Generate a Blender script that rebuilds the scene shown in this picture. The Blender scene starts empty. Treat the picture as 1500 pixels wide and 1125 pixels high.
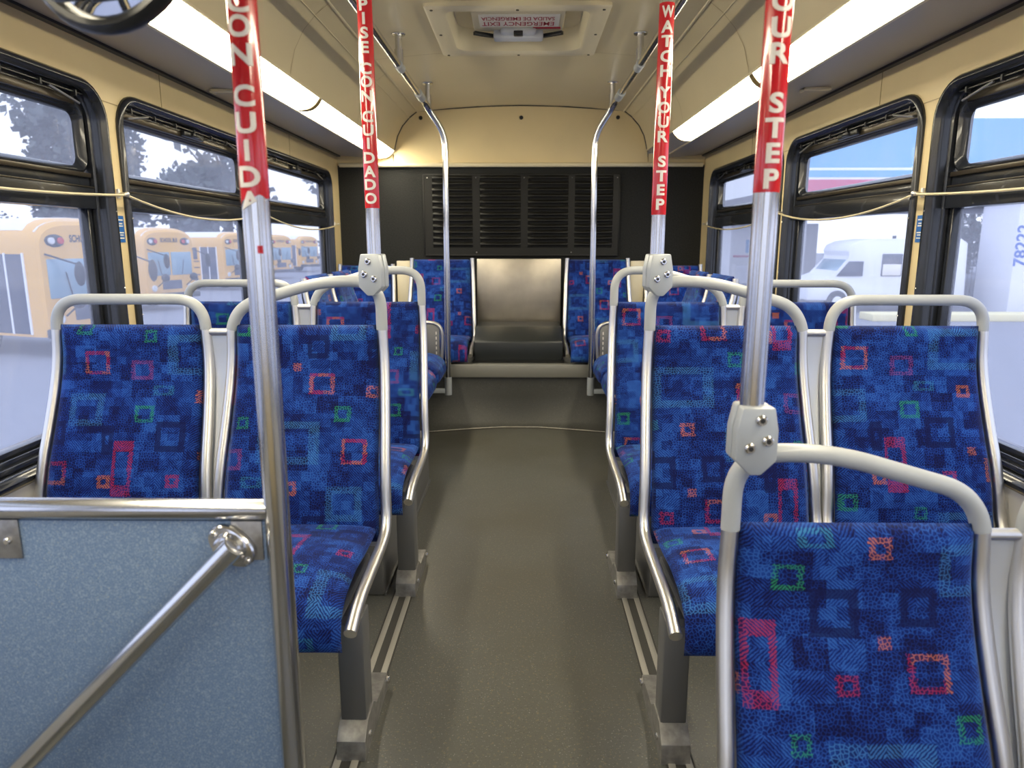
import bpy, bmesh, math, random
from mathutils import Vector, Matrix
random.seed(7)
sc = bpy.context.scene
C = sc.collection

# ------------------------------------------------------------------ camera
cam_d = bpy.data.cameras.new('camera')
cam = bpy.data.objects.new('camera', cam_d)
C.objects.link(cam)
sc.camera = cam
cam_d.sensor_width = 36.0
cam_d.lens = 36.0 * 1040.0 / 1500.0
cam_d.clip_start = 0.05
cam_d.clip_end = 400
PITCH = math.atan(207.5 / 1040.0)
YAW = math.atan(16 / math.hypot(1040.0, 207.5))
cam.location = (0.02, 0, 1.2)
cam.rotation_euler = (math.pi / 2 - PITCH, 0, YAW)
cam_d.dof.use_dof = True
cam_d.dof.focus_distance = 2.3
cam_d.dof.aperture_fstop = 4.5

# ------------------------------------------------------------------ world and exposure
world = bpy.data.worlds.new('sky')
sc.world = world
world.use_nodes = True
wt = world.node_tree
wt.nodes.clear()
wo = wt.nodes.new('ShaderNodeOutputWorld')
wb = wt.nodes.new('ShaderNodeBackground')
wr = wt.nodes.new('ShaderNodeValToRGB')
ws = wt.nodes.new('ShaderNodeSeparateXYZ')
wc = wt.nodes.new('ShaderNodeTexCoord')
wt.links.new(wc.outputs['Generated'], ws.inputs[0])
wt.links.new(ws.outputs['Z'], wr.inputs[0])
wt.links.new(wr.outputs[0], wb.inputs[0])
wt.links.new(wb.outputs[0], wo.inputs[0])
wr.color_ramp.elements[0].position = 0.0
wr.color_ramp.elements[0].color = (0.80, 0.83, 0.95, 1)
wr.color_ramp.elements[1].position = 0.7
wr.color_ramp.elements[1].color = (0.66, 0.76, 1.0, 1)
wb.inputs['Strength'].default_value = 1.75
vs = sc.view_settings
vs.view_transform = 'Standard'
vs.look = 'None'
vs.gamma = 1.0
vs.use_curve_mapping = False
vs.exposure = 0.25
LAMP = 27.0
sun_d = bpy.data.lights.new('sun', 'SUN')
sun_d.energy = 0.7
sun_d.angle = math.radians(25)
sun_d.color = (1.0, 0.96, 0.9)
sun = bpy.data.objects.new('sun', sun_d)
C.objects.link(sun)
sun.rotation_euler = (math.radians(35), math.radians(18), 0)


# ------------------------------------------------------------------ materials
def mat(name, col, rough=0.5, metal=0.0, noise=0.0, nscale=40.0, bump=0.0, bscale=200.0,
        emit=None, estr=1.0, spec=0.5, col2=None, coat=0.0):
    m = bpy.data.materials.new(name)
    m.use_nodes = True
    nt = m.node_tree
    b = nt.nodes['Principled BSDF']
    b.inputs['Base Color'].default_value = (*col, 1)
    b.inputs['Roughness'].default_value = rough
    b.inputs['Metallic'].default_value = metal
    b.inputs['Specular IOR Level'].default_value = spec
    b.inputs['Coat Weight'].default_value = coat
    if noise > 0 or bump > 0:
        tc = nt.nodes.new('ShaderNodeTexCoord')
    if noise > 0:
        n = nt.nodes.new('ShaderNodeTexNoise')
        n.inputs['Scale'].default_value = nscale
        n.inputs['Detail'].default_value = 4
        nt.links.new(tc.outputs['Object'], n.inputs['Vector'])
        r = nt.nodes.new('ShaderNodeValToRGB')
        r.color_ramp.elements[0].position = 0.35
        r.color_ramp.elements[1].position = 0.65
        c2 = col2 or tuple(max(0, c * (1 - noise)) for c in col)
        r.color_ramp.elements[0].color = (*c2, 1)
        r.color_ramp.elements[1].color = (*col, 1)
        nt.links.new(n.outputs['Fac'], r.inputs[0])
        nt.links.new(r.outputs[0], b.inputs['Base Color'])
    if bump > 0:
        n2 = nt.nodes.new('ShaderNodeTexNoise')
        n2.inputs['Scale'].default_value = bscale
        n2.inputs['Detail'].default_value = 3
        nt.links.new(tc.outputs['Object'], n2.inputs['Vector'])
        bp = nt.nodes.new('ShaderNodeBump')
        bp.inputs['Strength'].default_value = bump
        bp.inputs['Distance'].default_value = 0.002
        nt.links.new(n2.outputs['Fac'], bp.inputs['Height'])
        nt.links.new(bp.outputs[0], b.inputs['Normal'])
    if emit:
        b.inputs['Emission Color'].default_value = (*emit, 1)
        b.inputs['Emission Strength'].default_value = estr
    return m


def math_node(nt, op, a, b=None, c=None):
    n = nt.nodes.new('ShaderNodeMath')
    n.operation = op
    for i, v in enumerate((a, b, c)):
        if v is None:
            continue
        if isinstance(v, (int, float)):
            n.inputs[i].default_value = v
        else:
            nt.links.new(v, n.inputs[i])
    return n.outputs[0]


def mix_col(nt, fac, a, b):
    n = nt.nodes.new('ShaderNodeMix')
    n.data_type = 'RGBA'
    for key, v in ((0, fac), (6, a), (7, b)):
        if isinstance(v, (int, float)):
            n.inputs[key].default_value = v
        elif isinstance(v, tuple):
            n.inputs[key].default_value = (*v, 1)
        else:
            nt.links.new(v, n.inputs[key])
    return n.outputs[2]


TW, TH = 0.46, 0.50
# (x, y, half x, half y, inner ratio, colour) in metres on the cloth repeat, y upwards
MOTIFS = [
    (.225, .465, .019, .018, .45, 'o'), (.075, .413, .026, .024, .62, 'g'),
    (.372, .425, .048, .046, .60, 'l'), (.026, .265, .028, .072, .60, 'r'),
    (.232, .300, .012, .011, 0., 'o'), (.165, .232, .018, .017, .42, 'r'),
    (.300, .252, .034, .031, .66, 'ro'), (.085, .140, .017, .017, .5, 'g'),
    (.360, .165, .022, .022, .55, 'g'), (.215, .085, .085, .058, .66, 'l'),
    (.395, .062, .034, .034, .70, 'ro'), (.150, .350, .040, .042, .60, 'n'),
    (.290, .360, .030, .034, .55, 'n'), (.440, .340, .016, .040, .3, 'n'),
    (.060, .040, .030, .028, .62, 'p'), (.120, .480, .030, .014, .5, 't'),
    (.440, .230, .018, .017, .4, 'o'),
]
MCOL = {'o': (.55, .15, .02), 'g': (.03, .32, .07), 'l': (.07, .26, .52), 'r': (.40, .012, .022),
        'ro': (.50, .05, .03), 'n': (.006, .008, .06), 'p': (.30, .04, .12), 't': (.05, .28, .38)}


def fabric_material():
    m = bpy.data.materials.new('blue_moquette')
    m.use_nodes = True
    nt = m.node_tree
    bs = nt.nodes['Principled BSDF']
    uv = nt.nodes.new('ShaderNodeUVMap')
    uv.uv_map = 'UVMap'
    at = nt.nodes.new('ShaderNodeAttribute')
    at.attribute_type = 'OBJECT'
    at.attribute_name = 'cloth_shift'
    add = nt.nodes.new('ShaderNodeVectorMath')
    add.operation = 'ADD'
    nt.links.new(uv.outputs[0], add.inputs[0])
    nt.links.new(at.outputs['Vector'], add.inputs[1])
    P = add.outputs[0]
    sp = nt.nodes.new('ShaderNodeSeparateXYZ')
    nt.links.new(P, sp.inputs[0])
    px = math_node(nt, 'FLOORED_MODULO', sp.outputs[0], TW)
    py = math_node(nt, 'FLOORED_MODULO', sp.outputs[1], TH)
    # wobble so that outlines look woven and hand drawn
    nz = nt.nodes.new('ShaderNodeTexNoise')
    nz.inputs['Scale'].default_value = 300
    nz.inputs['Detail'].default_value = 4
    nz.inputs['Roughness'].default_value = .65
    nt.links.new(P, nz.inputs['Vector'])
    nz2 = nt.nodes.new('ShaderNodeTexNoise')
    nz2.inputs['Scale'].default_value = 150
    nz2.inputs['Detail'].default_value = 3
    nt.links.new(P, nz2.inputs['Vector'])
    # blocks in three sizes
    def blocks(scale, rnd):
        # rectangles: rows of random height cut into columns whose joints shift from row to row
        cx_ = nt.nodes.new('ShaderNodeCombineXYZ')
        rowi = math_node(nt, 'FLOOR', math_node(nt, 'MULTIPLY', sp.outputs[1], scale * 1.15))
        w0 = nt.nodes.new('ShaderNodeTexWhiteNoise')
        w0.noise_dimensions = '1D'
        nt.links.new(math_node(nt, 'ADD', rowi, rnd * 31.0), w0.inputs['W'])
        coli = math_node(nt, 'FLOOR', math_node(nt, 'ADD', math_node(nt, 'MULTIPLY', sp.outputs[0], scale), math_node(nt, 'MULTIPLY', w0.outputs['Value'], 1.7)))
        nt.links.new(coli, cx_.inputs[0])
        nt.links.new(rowi, cx_.inputs[1])
        cx_.inputs[2].default_value = rnd * 10
        v = nt.nodes.new('ShaderNodeTexWhiteNoise')
        nt.links.new(cx_.outputs[0], v.inputs['Vector'])
        s = nt.nodes.new('ShaderNodeSeparateColor')
        nt.links.new(v.outputs['Color'], s.inputs[0])
        return v, s
    v1, s1 = blocks(17, .85)
    v2, s2 = blocks(36, .9)
    v3, s3 = blocks(70, .8)
    # crackle
    vc = nt.nodes.new('ShaderNodeTexVoronoi')
    vc.voronoi_dimensions = '2D'
    vc.feature = 'DISTANCE_TO_EDGE'
    vc.inputs['Scale'].default_value = 150
    nt.links.new(P, vc.inputs['Vector'])
    crack = math_node(nt, 'SMOOTH_MIN', math_node(nt, 'MULTIPLY', vc.outputs[0], 5.0), 1.0, .2)
    # diagonal hatching, direction chosen per block
    d1 = math_node(nt, 'ADD', sp.outputs[0], sp.outputs[1])
    d2 = math_node(nt, 'SUBTRACT', sp.outputs[0], sp.outputs[1])
    pick = math_node(nt, 'GREATER_THAN', s2.outputs[1], .5)
    mixd = nt.nodes.new('ShaderNodeMix')
    nt.links.new(pick, mixd.inputs[0])
    nt.links.new(d1, mixd.inputs[2])
    nt.links.new(d2, mixd.inputs[3])
    wob = math_node(nt, 'MULTIPLY', nz2.outputs['Fac'], 7.0)
    hatch = math_node(nt, 'SINE', math_node(nt, 'ADD', math_node(nt, 'MULTIPLY', mixd.outputs[0], 900.0), wob))
    hatch = math_node(nt, 'MULTIPLY_ADD', hatch, .5, .5)
    # fine detail = crackle in some blocks, hatch in others
    usec = math_node(nt, 'GREATER_THAN', s1.outputs[2], .45)
    mixf = nt.nodes.new('ShaderNodeMix')
    nt.links.new(usec, mixf.inputs[0])
    nt.links.new(hatch, mixf.inputs[2])
    nt.links.new(math_node(nt, 'SUBTRACT', 1.0, crack), mixf.inputs[3])
    detail = mixf.outputs[0]
    f = math_node(nt, 'MULTIPLY', s1.outputs[0], .27)
    f = math_node(nt, 'ADD', f, math_node(nt, 'MULTIPLY', s2.outputs[0], .25))
    f = math_node(nt, 'ADD', f, math_node(nt, 'MULTIPLY', s3.outputs[0], .14))
    f = math_node(nt, 'ADD', f, math_node(nt, 'MULTIPLY', detail, .36))
    f = math_node(nt, 'ADD', f, math_node(nt, 'MULTIPLY', nz.outputs['Fac'], .46))
    f = math_node(nt, 'SUBTRACT', f, .235)
    rp = nt.nodes.new('ShaderNodeValToRGB')
    e = rp.color_ramp.elements
    e[0].position = .18
    e[0].color = (.005, .006, .045, 1)
    e[1].position = .82
    e[1].color = (.026, .104, .385, 1)
    k = e.new(.36); k.color = (.005, .011, .095, 1)
    k = e.new(.55); k.color = (.008, .036, .225, 1)
    nt.links.new(f, rp.inputs[0])
    col = rp.outputs[0]
    # coloured squares
    wx = math_node(nt, 'ADD', px, math_node(nt, 'MULTIPLY', math_node(nt, 'SUBTRACT', nz2.outputs['Fac'], .5), .018))
    wy = math_node(nt, 'ADD', py, math_node(nt, 'MULTIPLY', math_node(nt, 'SUBTRACT', nz.outputs['Fac'], .5), .010))
    masks = {}
    for (mx, my, hx, hy, inner, key) in MOTIFS:
        ax = math_node(nt, 'MULTIPLY', math_node(nt, 'ABSOLUTE', math_node(nt, 'SUBTRACT', wx, mx)), 1 / hx)
        ay = math_node(nt, 'MULTIPLY', math_node(nt, 'ABSOLUTE', math_node(nt, 'SUBTRACT', wy, my)), 1 / hy)
        d = math_node(nt, 'MAXIMUM', ax, ay)
        c0 = (1 + inner) / 2
        r = math_node(nt, 'LESS_THAN', math_node(nt, 'ABSOLUTE', math_node(nt, 'SUBTRACT', d, c0)), (1 - inner) / 2)
        masks[key] = r if key not in masks else math_node(nt, 'MAXIMUM', masks[key], r)
    thread = math_node(nt, 'GREATER_THAN', math_node(nt, 'ADD', math_node(nt, 'MULTIPLY', nz.outputs['Fac'], .8),
                                                     math_node(nt, 'MULTIPLY', detail, .42)), .60)
    sheer = {'n': .8, 'l': .45, 't': .5, 'g': .7, 'r': .8, 'ro': .8, 'o': .8, 'p': .6}
    for key in ('n', 'l', 't', 'p', 'r', 'g', 'ro', 'o'):
        mk = math_node(nt, 'MULTIPLY', masks[key], sheer[key])
        if key != 'n':
            mk = math_node(nt, 'MULTIPLY', mk, math_node(nt, 'MULTIPLY_ADD', thread, .78, .08))
        if key == 'ro':
            hot = mix_col(nt, math_node(nt, 'GREATER_THAN', s2.outputs[2], .5), MCOL['r'], MCOL['o'])
            col = mix_col(nt, mk, col, hot)
        else:
            col = mix_col(nt, mk, col, MCOL[key])
    nt.links.new(col, bs.inputs['Base Color'])
    bs.inputs['Roughness'].default_value = .9
    bs.inputs['Specular IOR Level'].default_value = .15
    bs.inputs['Sheen Weight'].default_value = .18
    bs.inputs['Sheen Roughness'].default_value = .4
    bs.inputs['Sheen Tint'].default_value = (.35, .5, 1, 1)
    # corduroy rib
    rib = math_node(nt, 'SINE', math_node(nt, 'MULTIPLY', sp.outputs[0], 2200.0))
    h = math_node(nt, 'ADD', math_node(nt, 'MULTIPLY', rib, .3), nz.outputs['Fac'])
    bp = nt.nodes.new('ShaderNodeBump')
    bp.inputs['Strength'].default_value = .5
    bp.inputs['Distance'].default_value = .0012
    nt.links.new(h, bp.inputs['Height'])
    nt.links.new(bp.outputs[0], bs.inputs['Normal'])
    return m


def brushed(name, col, rough, axis='Z', scale=60.0, amount=.12):
    m = mat(name, col, rough, 1.0)
    nt = m.node_tree
    b = nt.nodes['Principled BSDF']
    tc = nt.nodes.new('ShaderNodeTexCoord')
    mp = nt.nodes.new('ShaderNodeMapping')
    s = [scale] * 3
    s['XYZ'.index(axis)] = scale * .04
    mp.inputs['Scale'].default_value = s
    n = nt.nodes.new('ShaderNodeTexNoise')
    n.inputs['Scale'].default_value = 4
    n.inputs['Detail'].default_value = 5
    nt.links.new(tc.outputs['Object'], mp.inputs[0])
    nt.links.new(mp.outputs[0], n.inputs['Vector'])
    nt.links.new(math_node(nt, 'MULTIPLY_ADD', n.outputs['Fac'], amount * 2, rough - amount), b.inputs['Roughness'])
    return m


def glass_material(name, dust, tint=(.93, .95, 1.0)):
    m = bpy.data.materials.new(name)
    m.use_nodes = True
    nt = m.node_tree
    nt.nodes.clear()
    out = nt.nodes.new('ShaderNodeOutputMaterial')
    tr = nt.nodes.new('ShaderNodeBsdfTransparent')
    tr.inputs[0].default_value = (*tint, 1)
    gl = nt.nodes.new('ShaderNodeBsdfGlossy')
    gl.inputs['Roughness'].default_value = .02
    fr = nt.nodes.new('ShaderNodeLayerWeight')
    fr.inputs[0].default_value = .5
    frf = math_node(nt, 'MULTIPLY_ADD', math_node(nt, 'POWER', fr.outputs['Facing'], 5.0), .35, .025)
    mg = nt.nodes.new('ShaderNodeMixShader')
    nt.links.new(frf, mg.inputs[0])
    nt.links.new(tr.outputs[0], mg.inputs[1])
    nt.links.new(gl.outputs[0], mg.inputs[2])
    tl = nt.nodes.new('ShaderNodeBsdfTranslucent')
    tl.inputs[0].default_value = (.80, .81, .90, 1)
    # wiping streaks and a fine speckle of dirt
    tc = nt.nodes.new('ShaderNodeTexCoord')
    n = nt.nodes.new('ShaderNodeTexNoise')
    n.inputs['Scale'].default_value = 5
    n.inputs['Detail'].default_value = 6
    nt.links.new(tc.outputs['Object'], n.inputs['Vector'])
    n2 = nt.nodes.new('ShaderNodeTexNoise')
    n2.inputs['Scale'].default_value = 260
    n2.inputs['Detail'].default_value = 2
    nt.links.new(tc.outputs['Object'], n2.inputs['Vector'])
    f = math_node(nt, 'MULTIPLY_ADD', n.outputs['Fac'], dust * .8, dust * .6)
    f = math_node(nt, 'MULTIPLY', f, math_node(nt, 'MULTIPLY_ADD', n2.outputs['Fac'], .9, .55))
    mx = nt.nodes.new('ShaderNodeMixShader')
    nt.links.new(f, mx.inputs[0])
    nt.links.new(mg.outputs[0], mx.inputs[1])
    nt.links.new(tl.outputs[0], mx.inputs[2])
    nt.links.new(mx.outputs[0], out.inputs[0])
    return m


def speckle(name, base, cols, scale=260.0, rough=.5, wear=None):
    """laminate or safety floor: tiny coloured flecks in a base colour"""
    m = mat(name, base, rough)
    nt = m.node_tree
    b = nt.nodes['Principled BSDF']
    tc = nt.nodes.new('ShaderNodeTexCoord')
    col = base
    for i, (c, thr, sc_) in enumerate(cols):
        n = nt.nodes.new('ShaderNodeTexNoise')
        n.inputs['Scale'].default_value = scale * sc_
        n.inputs['Detail'].default_value = 1
        mp = nt.nodes.new('ShaderNodeMapping')
        mp.inputs['Location'].default_value = (i * 7.3, i * 3.1, i)
        nt.links.new(tc.outputs['Object'], mp.inputs[0])
        nt.links.new(mp.outputs[0], n.inputs['Vector'])
        mr = nt.nodes.new('ShaderNodeMapRange')
        mr.inputs[1].default_value = thr
        mr.inputs[2].default_value = thr + .06
        nt.links.new(n.outputs['Fac'], mr.inputs[0])
        col = mix_col(nt, mr.outputs[0], col, c)
    if wear:
        n = nt.nodes.new('ShaderNodeTexNoise')
        n.inputs['Scale'].default_value = wear[0]
        n.inputs['Detail'].default_value = 5
        nt.links.new(tc.outputs['Object'], n.inputs['Vector'])
        mr = nt.nodes.new('ShaderNodeMapRange')
        mr.inputs[1].default_value = .42
        mr.inputs[2].default_value = .72
        mr.inputs[4].default_value = wear[2]
        nt.links.new(n.outputs['Fac'], mr.inputs[0])
        col = mix_col(nt, mr.outputs[0], col, wear[1])
        nt.links.new(math_node(nt, 'MULTIPLY_ADD', n.outputs['Fac'], .25, rough - .12), b.inputs['Roughness'])
    nt.links.new(col, b.inputs['Base Color'])
    return m


M = {}
M['fabric'] = fabric_material()
M['steel'] = mat('polished_stainless_steel', (.68, .675, .67), .19, 1.0)
M['rail_steel'] = mat('stainless_rail_steel', (.66, .66, .66), .20, 1.0)
M['alu'] = brushed('satin_aluminium', (.72, .70, .66), .36, 'Z', 60, .03)
M['pewter'] = mat('grey_painted_steel', (.20, .20, .20), .42, .6)
M['foot'] = mat('cast_metal_foot', (.42, .41, .39), .42, .8, noise=.3, nscale=50)
M['handle'] = mat('light_grey_handle_coating', (.43, .45, .455), .38, coat=.15)
M['clamp'] = mat('silver_grey_clamp', (.45, .48, .50), .42, .25)
M['bolt'] = mat('polished_bolt', (.75, .73, .70), .2, 1)
M['hex'] = mat('bolt_socket', (.02, .02, .02), .6)
M['shell'] = mat('pale_grey_plastic', (.55, .57, .60), .4)
M['plate'] = mat('brushed_filler_plate', (.60, .63, .68), .32, .55)
M['black'] = mat('black_rubber', (.012, .013, .014), .34)
M['frame'] = mat('black_window_frame', (.016, .018, .022), .24, coat=.3)
M['bronze'] = mat('bronze_window_bar', (.065, .052, .034), .28, .5)
M['cream'] = mat('cream_wall_laminate', (.74, .60, .33), .42, noise=.06, nscale=3)
M['ceil'] = mat('cream_ceiling_laminate', (.66, .575, .375), .30, noise=.05, nscale=2)
M['hatch'] = mat('ivory_plastic', (.72, .64, .44), .38)
M['grey_soffit'] = mat('warm_grey_duct_panel', (.36, .34, .34), .33)
M['lowwall'] = mat('grey_lower_wall', (.50, .49, .46), .5)
M['carpet'] = mat('charcoal_carpet', (.022, .023, .022), .95, noise=.6, nscale=140, bump=.8, bscale=500)
M['grille'] = mat('black_grille_paint', (.007, .0068, .0055), .5, spec=.3)
M['void'] = mat('dark_void', (.003, .003, .003), .9)
M['console'] = mat('black_moulded_plastic', (.016, .019, .020), .36, bump=.3, bscale=300)
M['tan_steel'] = mat('worn_steel_panel', (.48, .43, .35), .36, .75, noise=.22, nscale=5)
M['ledge'] = mat('aluminium_ledge_trim', (.24, .235, .21), .45, .4)
M['riser'] = speckle('dark_vinyl_riser', (.052, .052, .045), [((.09, .09, .08), .64, 1), ((.02, .02, .02), .64, 1.4)], 200, .42)
M['floor'] = speckle('grey_safety_floor', (.088, .089, .080), [((.27, .27, .25), .665, 1), ((.05, .05, .045), .66, .8), ((.15, .13, .09), .63, .5)],
                     210, .33, wear=(1.6, (.070, .062, .042), .6))
M['laminate'] = speckle('blue_grey_laminate', (.150, .225, .350), [((.25, .33, .43), .54, 1.0), ((.11, .18, .29), .58, 1.3), ((.34, .37, .33), .68, .8)],
                        420, .34)
M['track'] = mat('aluminium_track', (.50, .48, .43), .42, .6)
M['slot'] = mat('track_slot', (.045, .043, .038), .6)
M['red'] = mat('red_warning_sleeve', (.50, .010, .018), .16, coat=.6)
M['letter'] = mat('white_lettering', (.74, .70, .66), .3)
M['redtext'] = mat('red_lettering', (.42, .012, .03), .5)
M['whitesign'] = mat('white_sticker', (.78, .74, .64), .45)
M['blue_st'] = mat('blue_sticker', (.02, .13, .42), .4)
M['yellow'] = mat('yellow_sticker', (.75, .55, .16), .5)
M['cord'] = mat('cream_plastic_cord', (.55, .47, .28), .4)
M['tube'] = mat('fluorescent_diffuser', (.9, .87, .75), .4, emit=(1.0, .90, .68), estr=LAMP)
M['cap'] = mat('amber_plastic_endcap', (.34, .25, .11), .35)
M['glass'] = glass_material('dusty_window_glass', .17)
M['glass_up'] = glass_material('cleaner_hopper_glass', .16, (.95, .97, 1.0))
M['mirror'] = mat('mirror_glass', (.9, .9, .9), .03, 1)
M['asphalt'] = mat('pale_grey_asphalt', (.22, .225, .25), .85, noise=.12, nscale=6)
M['bus_y'] = mat('school_bus_yellow', (.83, .47, .10), .35)
M['bus_top'] = mat('white_bus_roof', (.86, .82, .74), .45)
M['dark'] = mat('dark_tinted_glass', (.055, .06, .09), .12)
M['wind'] = mat('pale_windshield', (.26, .38, .44), .1)
M['tyre'] = mat('tyre_rubber', (.02, .02, .022), .8)
M['lens_r'] = mat('red_lamp_lens', (.55, .03, .03), .25)
M['lens_w'] = mat('clear_lamp_lens', (.7, .7, .68), .2)
M['white'] = mat('white_paint', (.90, .90, .92), .4)
M['bark'] = mat('tree_bark', (.10, .08, .07), .9)
M['leaf'] = mat('dark_leaf', (.085, .105, .105), .8, noise=.4, nscale=2)
M['can_blue'] = mat('canopy_blue', (.16, .44, .84), .45)
M['can_red'] = mat('canopy_red', (.62, .09, .19), .45)
M['can_under'] = mat('canopy_soffit', (.60, .59, .66), .7)
M['kerb'] = mat('cream_painted_kerb', (.85, .74, .38), .7)
M['fence'] = mat('black_fence_iron', (.03, .03, .04), .5)
M['blue_txt'] = mat('blue_lettering', (.03, .12, .50), .5)


# ------------------------------------------------------------------ mesh helpers
class MB:
    def __init__(self):
        self.bm = bmesh.new()

    def box(self, x0, x1, y0, y1, z0, z1, bev=0.0, rot=None, seg=2):
        b = bmesh.new()
        bmesh.ops.create_cube(b, size=1)
        sx, sy, sz = abs(x1 - x0), abs(y1 - y0), abs(z1 - z0)
        for v in b.verts:
            v.co = Vector((v.co.x * sx, v.co.y * sy, v.co.z * sz))
        if bev > 0:
            bmesh.ops.bevel(b, geom=b.edges[:], offset=min(bev, .49 * min(sx, sy, sz)), segments=seg, profile=.5, affect='EDGES')
        c = Vector(((x0 + x1) / 2, (y0 + y1) / 2, (z0 + z1) / 2))
        for v in b.verts:
            v.co = (rot @ v.co if rot else v.co) + c
        return self.join(b)

    def join(self, b):
        me = bpy.data.meshes.new('t')
        b.to_mesh(me)
        b.free()
        self.bm.from_mesh(me)
        bpy.data.meshes.remove(me)
        return self

    def tube(self, pts, r, n=16, fillet=0.0, cap=True, seg=7):
        pts = [Vector(p) for p in pts]
        if fillet and len(pts) > 2:
            out = [pts[0]]
            for i in range(1, len(pts) - 1):
                f = fillet[i - 1] if isinstance(fillet, (list, tuple)) else fillet
                a, b, c = pts[i - 1], pts[i], pts[i + 1]
                u, w = (a - b), (c - b)
                d = min(f, u.length * (.96 if i == 1 else .49), w.length * (.96 if i == len(pts) - 2 else .49))
                p0 = b + u.normalized() * d
                p1 = b + w.normalized() * d
                for k in range(seg + 1):
                    t = k / seg
                    out.append(p0 * (1 - t) ** 2 + b * 2 * t * (1 - t) + p1 * t * t)
            out.append(pts[-1])
            pts = out
        rr = r if isinstance(r, (list, tuple)) else [r] * len(pts)
        T = []
        for i in range(len(pts)):
            a = pts[max(0, i - 1)]
            b = pts[min(len(pts) - 1, i + 1)]
            T.append((b - a).normalized())
        N = T[0].orthogonal().normalized()
        rings = []
        bm = self.bm
        for i, p in enumerate(pts):
            N = (N - T[i] * N.dot(T[i])).normalized()
            B = T[i].cross(N)
            rings.append([bm.verts.new(p + (N * math.cos(2 * math.pi * k / n) + B * math.sin(2 * math.pi * k / n)) * rr[i]) for k in range(n)])
        for i in range(len(rings) - 1):
            for k in range(n):
                bm.faces.new((rings[i][k], rings[i][(k + 1) % n], rings[i + 1][(k + 1) % n], rings[i + 1][k]))
        if cap:
            bm.faces.new(rings[0][::-1])
            bm.faces.new(rings[-1])
        return self

    def prism(self, prof, axis, a0, a1, bev=0.0):
        """prof: 2D points; axis 'X': (y,z) profile, 'Y': (x,z), 'Z': (x,y)"""
        b = bmesh.new()
        def mk(p, a):
            return {'X': (a, p[0], p[1]), 'Y': (p[0], a, p[1]), 'Z': (p[0], p[1], a)}[axis]
        v0 = [b.verts.new(mk(p, a0)) for p in prof]
        v1 = [b.verts.new(mk(p, a1)) for p in prof]
        n = len(prof)
        b.faces.new(v0)
        b.faces.new(v1[::-1])
        for i in range(n):
            b.faces.new((v0[i], v1[i], v1[(i + 1) % n], v0[(i + 1) % n]))
        if bev > 0:
            bmesh.ops.bevel(b, geom=b.edges[:], offset=bev, segments=2, profile=.5, affect='EDGES')
        return self.join(b)

    def loft(self, loops, close=False, capa=False, capb=False):
        bm = self.bm
        R = [[bm.verts.new(p) for p in L] for L in loops]
        n = len(R[0])
        m = len(R)
        for i in range(m if close else m - 1):
            for k in range(n):
                bm.faces.new((R[i][k], R[i][(k + 1) % n], R[(i + 1) % m][(k + 1) % n], R[(i + 1) % m][k]))
        if capa:
            bm.faces.new(R[0][::-1])
        if capb:
            bm.faces.new(R[-1])
        return self

    def sheet(self, rows, close=False):
        bm = self.bm
        R = [[bm.verts.new(p) for p in L] for L in rows]
        for i in range(len(R) - 1):
            for k in range(len(R[0]) - 1):
                bm.faces.new((R[i][k], R[i][k + 1], R[i + 1][k + 1], R[i + 1][k]))
        return self

    def disc(self, c, r, axis, h, n=14, bev=0.0):
        c = Vector(c)
        a = Vector(axis).normalized()
        pts = [c - a * h / 2, c + a * h / 2]
        if bev > 0:
            pts = [c - a * h / 2, c + a * (h / 2 - bev), c + a * h / 2]
            return self.tube(pts, [r, r, r - bev], n)
        return self.tube(pts, r, n)

    def ball(self, c, r, s=(1, 1, 1), sub=2):
        b = bmesh.new()
        bmesh.ops.create_icosphere(b, subdivisions=sub, radius=r)
        for v in b.verts:
            v.co = Vector((v.co.x * s[0], v.co.y * s[1], v.co.z * s[2])) + Vector(c)
        return self.join(b)

    def build(self, name, material, parent=None, angle=38, recalc=True):
        me = bpy.data.meshes.new(name)
        if recalc:
            bmesh.ops.recalc_face_normals(self.bm, faces=self.bm.faces[:])
        self.bm.to_mesh(me)
        self.bm.free()
        for p in me.polygons:
            p.use_smooth = True
        me.set_sharp_from_angle(angle=math.radians(angle))
        me.materials.append(M[material] if isinstance(material, str) else material)
        o = bpy.data.objects.new(name, me)
        C.objects.link(o)
        if parent:
            o.parent = parent
        return o


def thing(name, label, cat, loc=(0, 0, 0), rotz=0, group=None):
    o = bpy.data.objects.new(name, None)
    C.objects.link(o)
    o.empty_display_size = .1
    o.location = loc
    o.rotation_euler = (0, 0, rotz)
    return tag(o, label, cat, group)


def tag(o, label, cat, group=None):
    o['label'] = label
    o['category'] = cat
    if group:
        o['group'] = group
    return o


def struct(o):
    o['kind'] = 'structure'
    return o


def copy_tree(o, parent=None):
    c = o.copy()
    C.objects.link(c)
    if parent:
        c.parent = parent
    for ch in list(o.children):
        copy_tree(ch, c)
    return c


def rrect(a0, a1, b0, b1, r, n=7):
    out = []
    for (ca, cb, s) in ((a1 - r, b1 - r, 0), (a0 + r, b1 - r, 1), (a0 + r, b0 + r, 2), (a1 - r, b0 + r, 3)):
        for k in range(n + 1):
            t = math.pi / 2 * (s + k / n)
            out.append((ca + r * math.cos(t), cb + r * math.sin(t)))
    return out


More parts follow.
